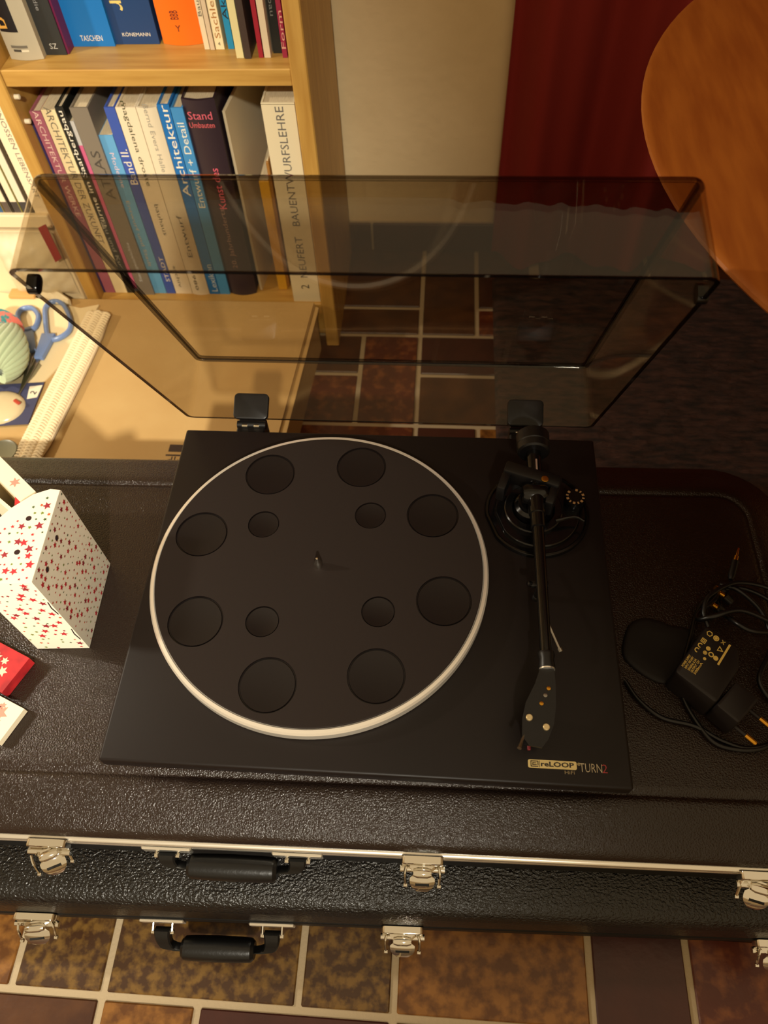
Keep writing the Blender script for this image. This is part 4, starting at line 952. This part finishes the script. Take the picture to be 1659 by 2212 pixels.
# open snowflake box behind the star box
ob = thing('gift_box', 'open cream gift box with pink snowflakes behind the tall star box', 'gift box', (-.35, .03, Z0 - .0003), 'gift boxes at the left edge')
zo = Z0 + .105
e = [onz(78, 1063, zo), onz(-14, 972, zo), onz(-60, 1025, zo), onz(38, 1108, zo)]
top = e
inn = [p + (sum(e, Vector()) / 4 - p) * .30 for p in e]
inn[0] = onz(46, 1086, zo); inn[1] = onz(-30, 1008, zo); inn[2] = onz(-62, 1034, zo); inn[3] = onz(30, 1112, zo)
bm = nb(); loft(bm, [ring(e, Z0), ring(e, zo)], True, False)
bm2 = nb(); rows_ = loft(bm, [ring(e, zo), ring(inn, zo), ring(inn, Z0 + .03)], False, True); bmesh.ops.remove_doubles(bm, verts=bm.verts, dist=1e-6); fixn(bm)
obo = obj('carton', bm, cream_p2, ob, smooth=20); bm2.free()
bm = nb(); uxx = (e[0] - e[1]); scatter_stars(bm, inn[1], uxx, (-uxx.y, uxx.x, 0), uxx.length, .014, 1, 5, n=6, size=(.0055, .0065), mis=(0, 0, 0), ratio=.45)
obj('snowflake_print', bm, [fl_pink], obo, smooth=0, kind='stuff')
bm = nb(); v0 = [onz(33, 1066, zo - .002), onz(47, 1082, zo - .002), onz(31, 1094, zo - .002)]
prism(bm, [(v.x, v.y) for v in v0], zo - .004, zo - .002); fixn(bm); obj('tissue_corner', bm, red_p, obo, smooth=0)

# ================================================================== ADAPTER, PLUGS AND CABLES
ad_m = mat('matt_black_abs', (20, 14, 13), .5, spec=.35); cable_m = mat('black_cable_pvc', (11, 9, 9), .35, spec=.4)
zA = PT + .034
pa = thing('power_adapter', 'black plug-in power adapter with printed symbols on the case right of the turntable', 'adapter', (.29, -.06, PT + .0003))
TL, TR, BL, B2 = onz(1527, 1350, zA), onz(1598, 1394, zA), onz(1457, 1450, zA), onz(1548, 1520, zA)
u1 = (B2 - BL).normalized(); u2 = (TL - BL).normalized()
TRr = B2 + (TL - BL)
def rnd_poly(P, r=.004):
    out = []; n = len(P)
    for i in range(n):
        p = P[i]; a = (P[i - 1] - p).normalized(); b = (P[(i + 1) % n] - p).normalized()
        for k in range(4):
            t = k / 3; out.append((p + a * r) * (1 - t) ** 2 + p * 2 * t * (1 - t) + (p + b * r) * t * t)
    return out
bm = nb(); P = rnd_poly([BL, B2, B2 + (TL - BL) * .72, TL + (B2 - BL) * .80, TL]); prism(bm, [(v.x, v.y) for v in P], PT + .0006, zA, bev=.0025); fixn(bm); pbody = obj('adapter_body', bm, ad_m, pa, smooth=40)
n0, n1 = onz(1546, 1520, zA), onz(1592, 1468, zA); ndir = Vector(((n1 - n0).y, -(n1 - n0).x, 0)).normalized()
if ndir.x < 0: ndir = -ndir
bm = nb(); P = rnd_poly([n0 + ndir * .0005, n0 + ndir * .0225, n1 + ndir * .0225, n1 + ndir * .0005], .003); prism(bm, [(v.x, v.y) for v in P], PT + .004, zA - .001, bev=.002); fixn(bm); obj('plug_head', bm, ad_m, pbody, smooth=40)
for f, zz in ((.12, PT + .014),):
    s_ = n0 + (n1 - n0) * f + ndir * .022; s_.z = PT + .018
    bm = nb(); tube(bm, [s_, s_ + ndir * .010, s_ + ndir * .0105], [.0019, .0019, .0018], 12); obj('pin_sleeve', bm, ad_m, pbody)
    bm = nb(); tube(bm, [s_ + ndir * .0105, s_ + ndir * .0195, s_ + ndir * .0205], [.0021, .0021, .0014], 14); obj('plug_pin', bm, gold, pbody)
    s_ = n0 + (n1 - n0) * .80 + ndir * .022; s_.z = PT + .018
    bm = nb(); tube(bm, [s_, s_ + ndir * .010], [.0019, .0019], 12); obj('pin_sleeve', bm, ad_m, pbody)
    bm = nb(); tube(bm, [s_ + ndir * .0105, s_ + ndir * .0195, s_ + ndir * .0205], [.0021, .0021, .0014], 14); obj('plug_pin', bm, gold, pbody)
# printed symbols on the adapter, laid out along u1 (to the plug) and u2
yel = ink((196, 164, 80)); zt_ = zA + .0002
def ap(px, py): return onz(px, py, zA)
def emb(bm, kind, c, s, rot=0.0):
    ax = u2 * -1; ay = u1
    def P2(a, b): 
        ca, sa = math.cos(rot), math.sin(rot); a, b = a * ca - b * sa, a * sa + b * ca
        v = c + Vector((ax.y * 0 + u1.x * a + u2.x * b, u1.y * a + u2.y * b, 0)); return (v.x, v.y)
    def ringp(n, ro, ri, a0=0, part=1.0):
        for k in range(int(n * part)):
            t0 = a0 + 2 * PI * k / n; t1 = a0 + 2 * PI * (k + 1) / n
            prism(bm, [P2(ro * math.cos(t0), ro * math.sin(t0)), P2(ro * math.cos(t1), ro * math.sin(t1)), P2(ri * math.cos(t1), ri * math.sin(t1)), P2(ri * math.cos(t0), ri * math.sin(t0))], zA, zt_)
    if kind == 'hex': ringp(6, s, s * .72)
    if kind == 'disc': ringp(18, s, s * .62); ringp(18, s * .5, 0.0001)
    if kind == 'ring': ringp(18, s, s * .6)
    if kind == 'tri': ringp(3, s * 1.25, s * .75)
    if kind == 'sq': ringp(4, s * 1.2, s * .85, PI / 4); ringp(4, s * .6, s * .3, PI / 4)
    if kind == 'c': ringp(20, s, s * .62, PI * .35, .65)
    if kind == 'dot': ringp(14, s, 0.0001)
    if kind == 'bar': prism(bm, [P2(-s, -.0007), P2(s, -.0007), P2(s, .0007), P2(-s, .0007)], zA, zt_)
    if kind == 'x':
        for sg in (1, -1): prism(bm, [P2(-s, -s * sg), P2(-s * .6, -s * sg), P2(s, s * sg), P2(s * .6, s * sg)], zA, zt_)
bm = nb()
for kind, px, py, s in (('hex', 1533, 1369, .0028), ('disc', 1547, 1379, .0026), ('sq', 1520, 1384, .0026), ('x', 1562, 1388, .0017), ('c', 1513, 1394, .0023), ('c', 1506, 1404, .0023), ('tri', 1555, 1403, .0026), ('disc', 1523, 1410, .0018), ('dot', 1530, 1401, .0020), ('ring', 1536, 1414, .0024), ('dot', 1546, 1422, .0022), ('dot', 1522, 1423, .0014)):
    emb(bm, kind, ap(px, py), s)
obj('approval_symbols', fixn(bm), yel, pbody, smooth=0, kind='stuff')
bm = nb(); b0, b1 = ap(1577, 1393), ap(1551, 1436); sd = Vector((-(b1 - b0).y, (b1 - b0).x, 0)).normalized() * .0009
prism(bm, [(v.x, v.y) for v in (b0 + sd, b1 + sd, b1 - sd, b0 - sd)], zA, zt_); fixn(bm); obj('symbol_bar', bm, yel, pbody, smooth=0)
lines = ['POWER SUPPLY', 'INPUT 100-240V', '50/60Hz 0.3A', 'OUTPUT 12V', '500mA']
for k, s in enumerate(lines):
    p = ap(1474, 1440) + u1 * (0.0) ; base_ = ap(1476 + 6.5 * k, 1441 + 4.2 * k)
    obj('rating_lettering', text_mesh(s, (base_.x, base_.y, zA), u2, u1 * -1 if u2.cross(u1 * -1).z > 0 else u1, h=.0021, width=.0135, bold=.02), yel, pbody, smooth=0)
# cables: one looped lead, RCA plugs and jack
zc = .0032
pcp = spline([onz(a, b, PT + z) for a, b, z in [(1530, 1354, .016), (1520, 1320, .020), (1535, 1285, .022), (1600, 1258, .020), (1690, 1290, .012), (1720, 1400, zc), (1690, 1520, zc), (1660, 1610, zc), (1560, 1612, zc), (1505, 1560, zc), (1470, 1480, zc), (1490, 1380, zc), (1520, 1300, .006), (1600, 1270, .010), (1700, 1330, .008), (1730, 1450, .0085), (1690, 1570, .0085)]], 8)
bm = nb(); tube(bm, pcp, .0021, 8); obj('power_cable', bm, cable_m, pbody, smooth=70)
au = thing('audio_cable', 'coiled black audio cable with gold plugs behind the adapter', 'cable', tuple(onz(1570, 1290, PT)))
def acable(pix, r=.0024):
    pts = spline([onz(a, b, PT + z) for a, b, z in pix], 8); bm = nb(); tube(bm, pts, r, 8); return obj('lead', bm, cable_m, au, smooth=70)
acable([(1556, 1262, .012), (1600, 1278, .017), (1650, 1330, .012), (1665, 1400, .010), (1640, 1470, zc + .006), (1680, 1530, zc)])
acable([(1570, 1262, .010), (1540, 1300, .013), (1512, 1322, .012), (1508, 1338, .016), (1540, 1332, .026), (1600, 1318, .028), (1670, 1345, .020)])
acable([(1548, 1290, .008), (1556, 1318, .012), (1590, 1345, .030), (1625, 1362, .030), (1680, 1366, .024)])
acable([(1350, 1470, zc), (1380, 1512, zc), (1430, 1550, zc), (1500, 1568, zc), (1560, 1600, zc), (1620, 1616, zc), (1690, 1600, zc)], .0020)
def plug(tipx, tipy, bx_, by_, z, nm, gl=.55, rad=.0042):
    a = onz(tipx, tipy, PT + z); b = onz(bx_, by_, PT + z); d = a - b; L_ = d.length; d.normalize()
    bm = nb(); tube(bm, [b, b + d * L_ * .1, b + d * L_ * (1 - gl) * .98], [rad * .6, rad, rad], 16); hs_ = obj('plug_housing', bm, cable_m, au)
    bm = nb(); tube(bm, [b + d * L_ * (1 - gl), b + d * L_ * .72, b + d * L_ * .73, b + d * L_ * .97, a], [rad * .72, rad * .66, rad * .36, rad * .34, rad * .08], 14); obj('plug_contact', bm, gold, hs_)
plug(1596, 1183, 1578, 1252, .014, 'jack', gl=.42, rad=.0032)
for (x_, y_) in ((1547, 1271), (1556, 1283), (1541, 1308)):
    c_ = onz(x_, y_, PT + .016); bm = nb(); tube(bm, [c_ + Vector((.010, -.004, -.006)), c_ + Vector((.003, -.001, -.001))], [.0044, .0044], 16); hs_ = obj('plug_housing', bm, cable_m, au)
    bm = nb(); tube(bm, [c_ + Vector((.003, -.001, -.001)), c_ + Vector((-.001, .0008, .0005))], [.0026, .0024], 14); obj('plug_contact', bm, gold, hs_)
# flat soft pouch half under the adapter
po = [(1346, 1412), (1349, 1375), (1362, 1345), (1388, 1333), (1420, 1337), (1455, 1350), (1490, 1357), (1512, 1395), (1490, 1440), (1462, 1468), (1432, 1474), (1400, 1462), (1366, 1438)]
pts = spline([onz(a, b, PT + .004) for a, b in po], 4, closed=True); cen = sum(pts, Vector()) / len(pts)
bm = nb(); lps = []
for k, (sc_, z) in enumerate(((.97, .0006), (1.0, .0012), (.99, .0022), (.95, .0032), (.85, .0038), (.5, .0036), (.2, .0032))):
    lps.append([Vector((cen.x + (p.x - cen.x) * sc_, cen.y + (p.y - cen.y) * sc_, PT + z)) for p in pts])
loft(bm, lps); fixn(bm)
tag(obj('pouch', bm, mat('soft_black_pouch', (16, 11, 10), .6, spec=.3, bump=.1, bscale=200), loc=(cen.x, cen.y, PT), smooth=60), 'flat rounded black pouch lying half under the adapter', 'pouch')
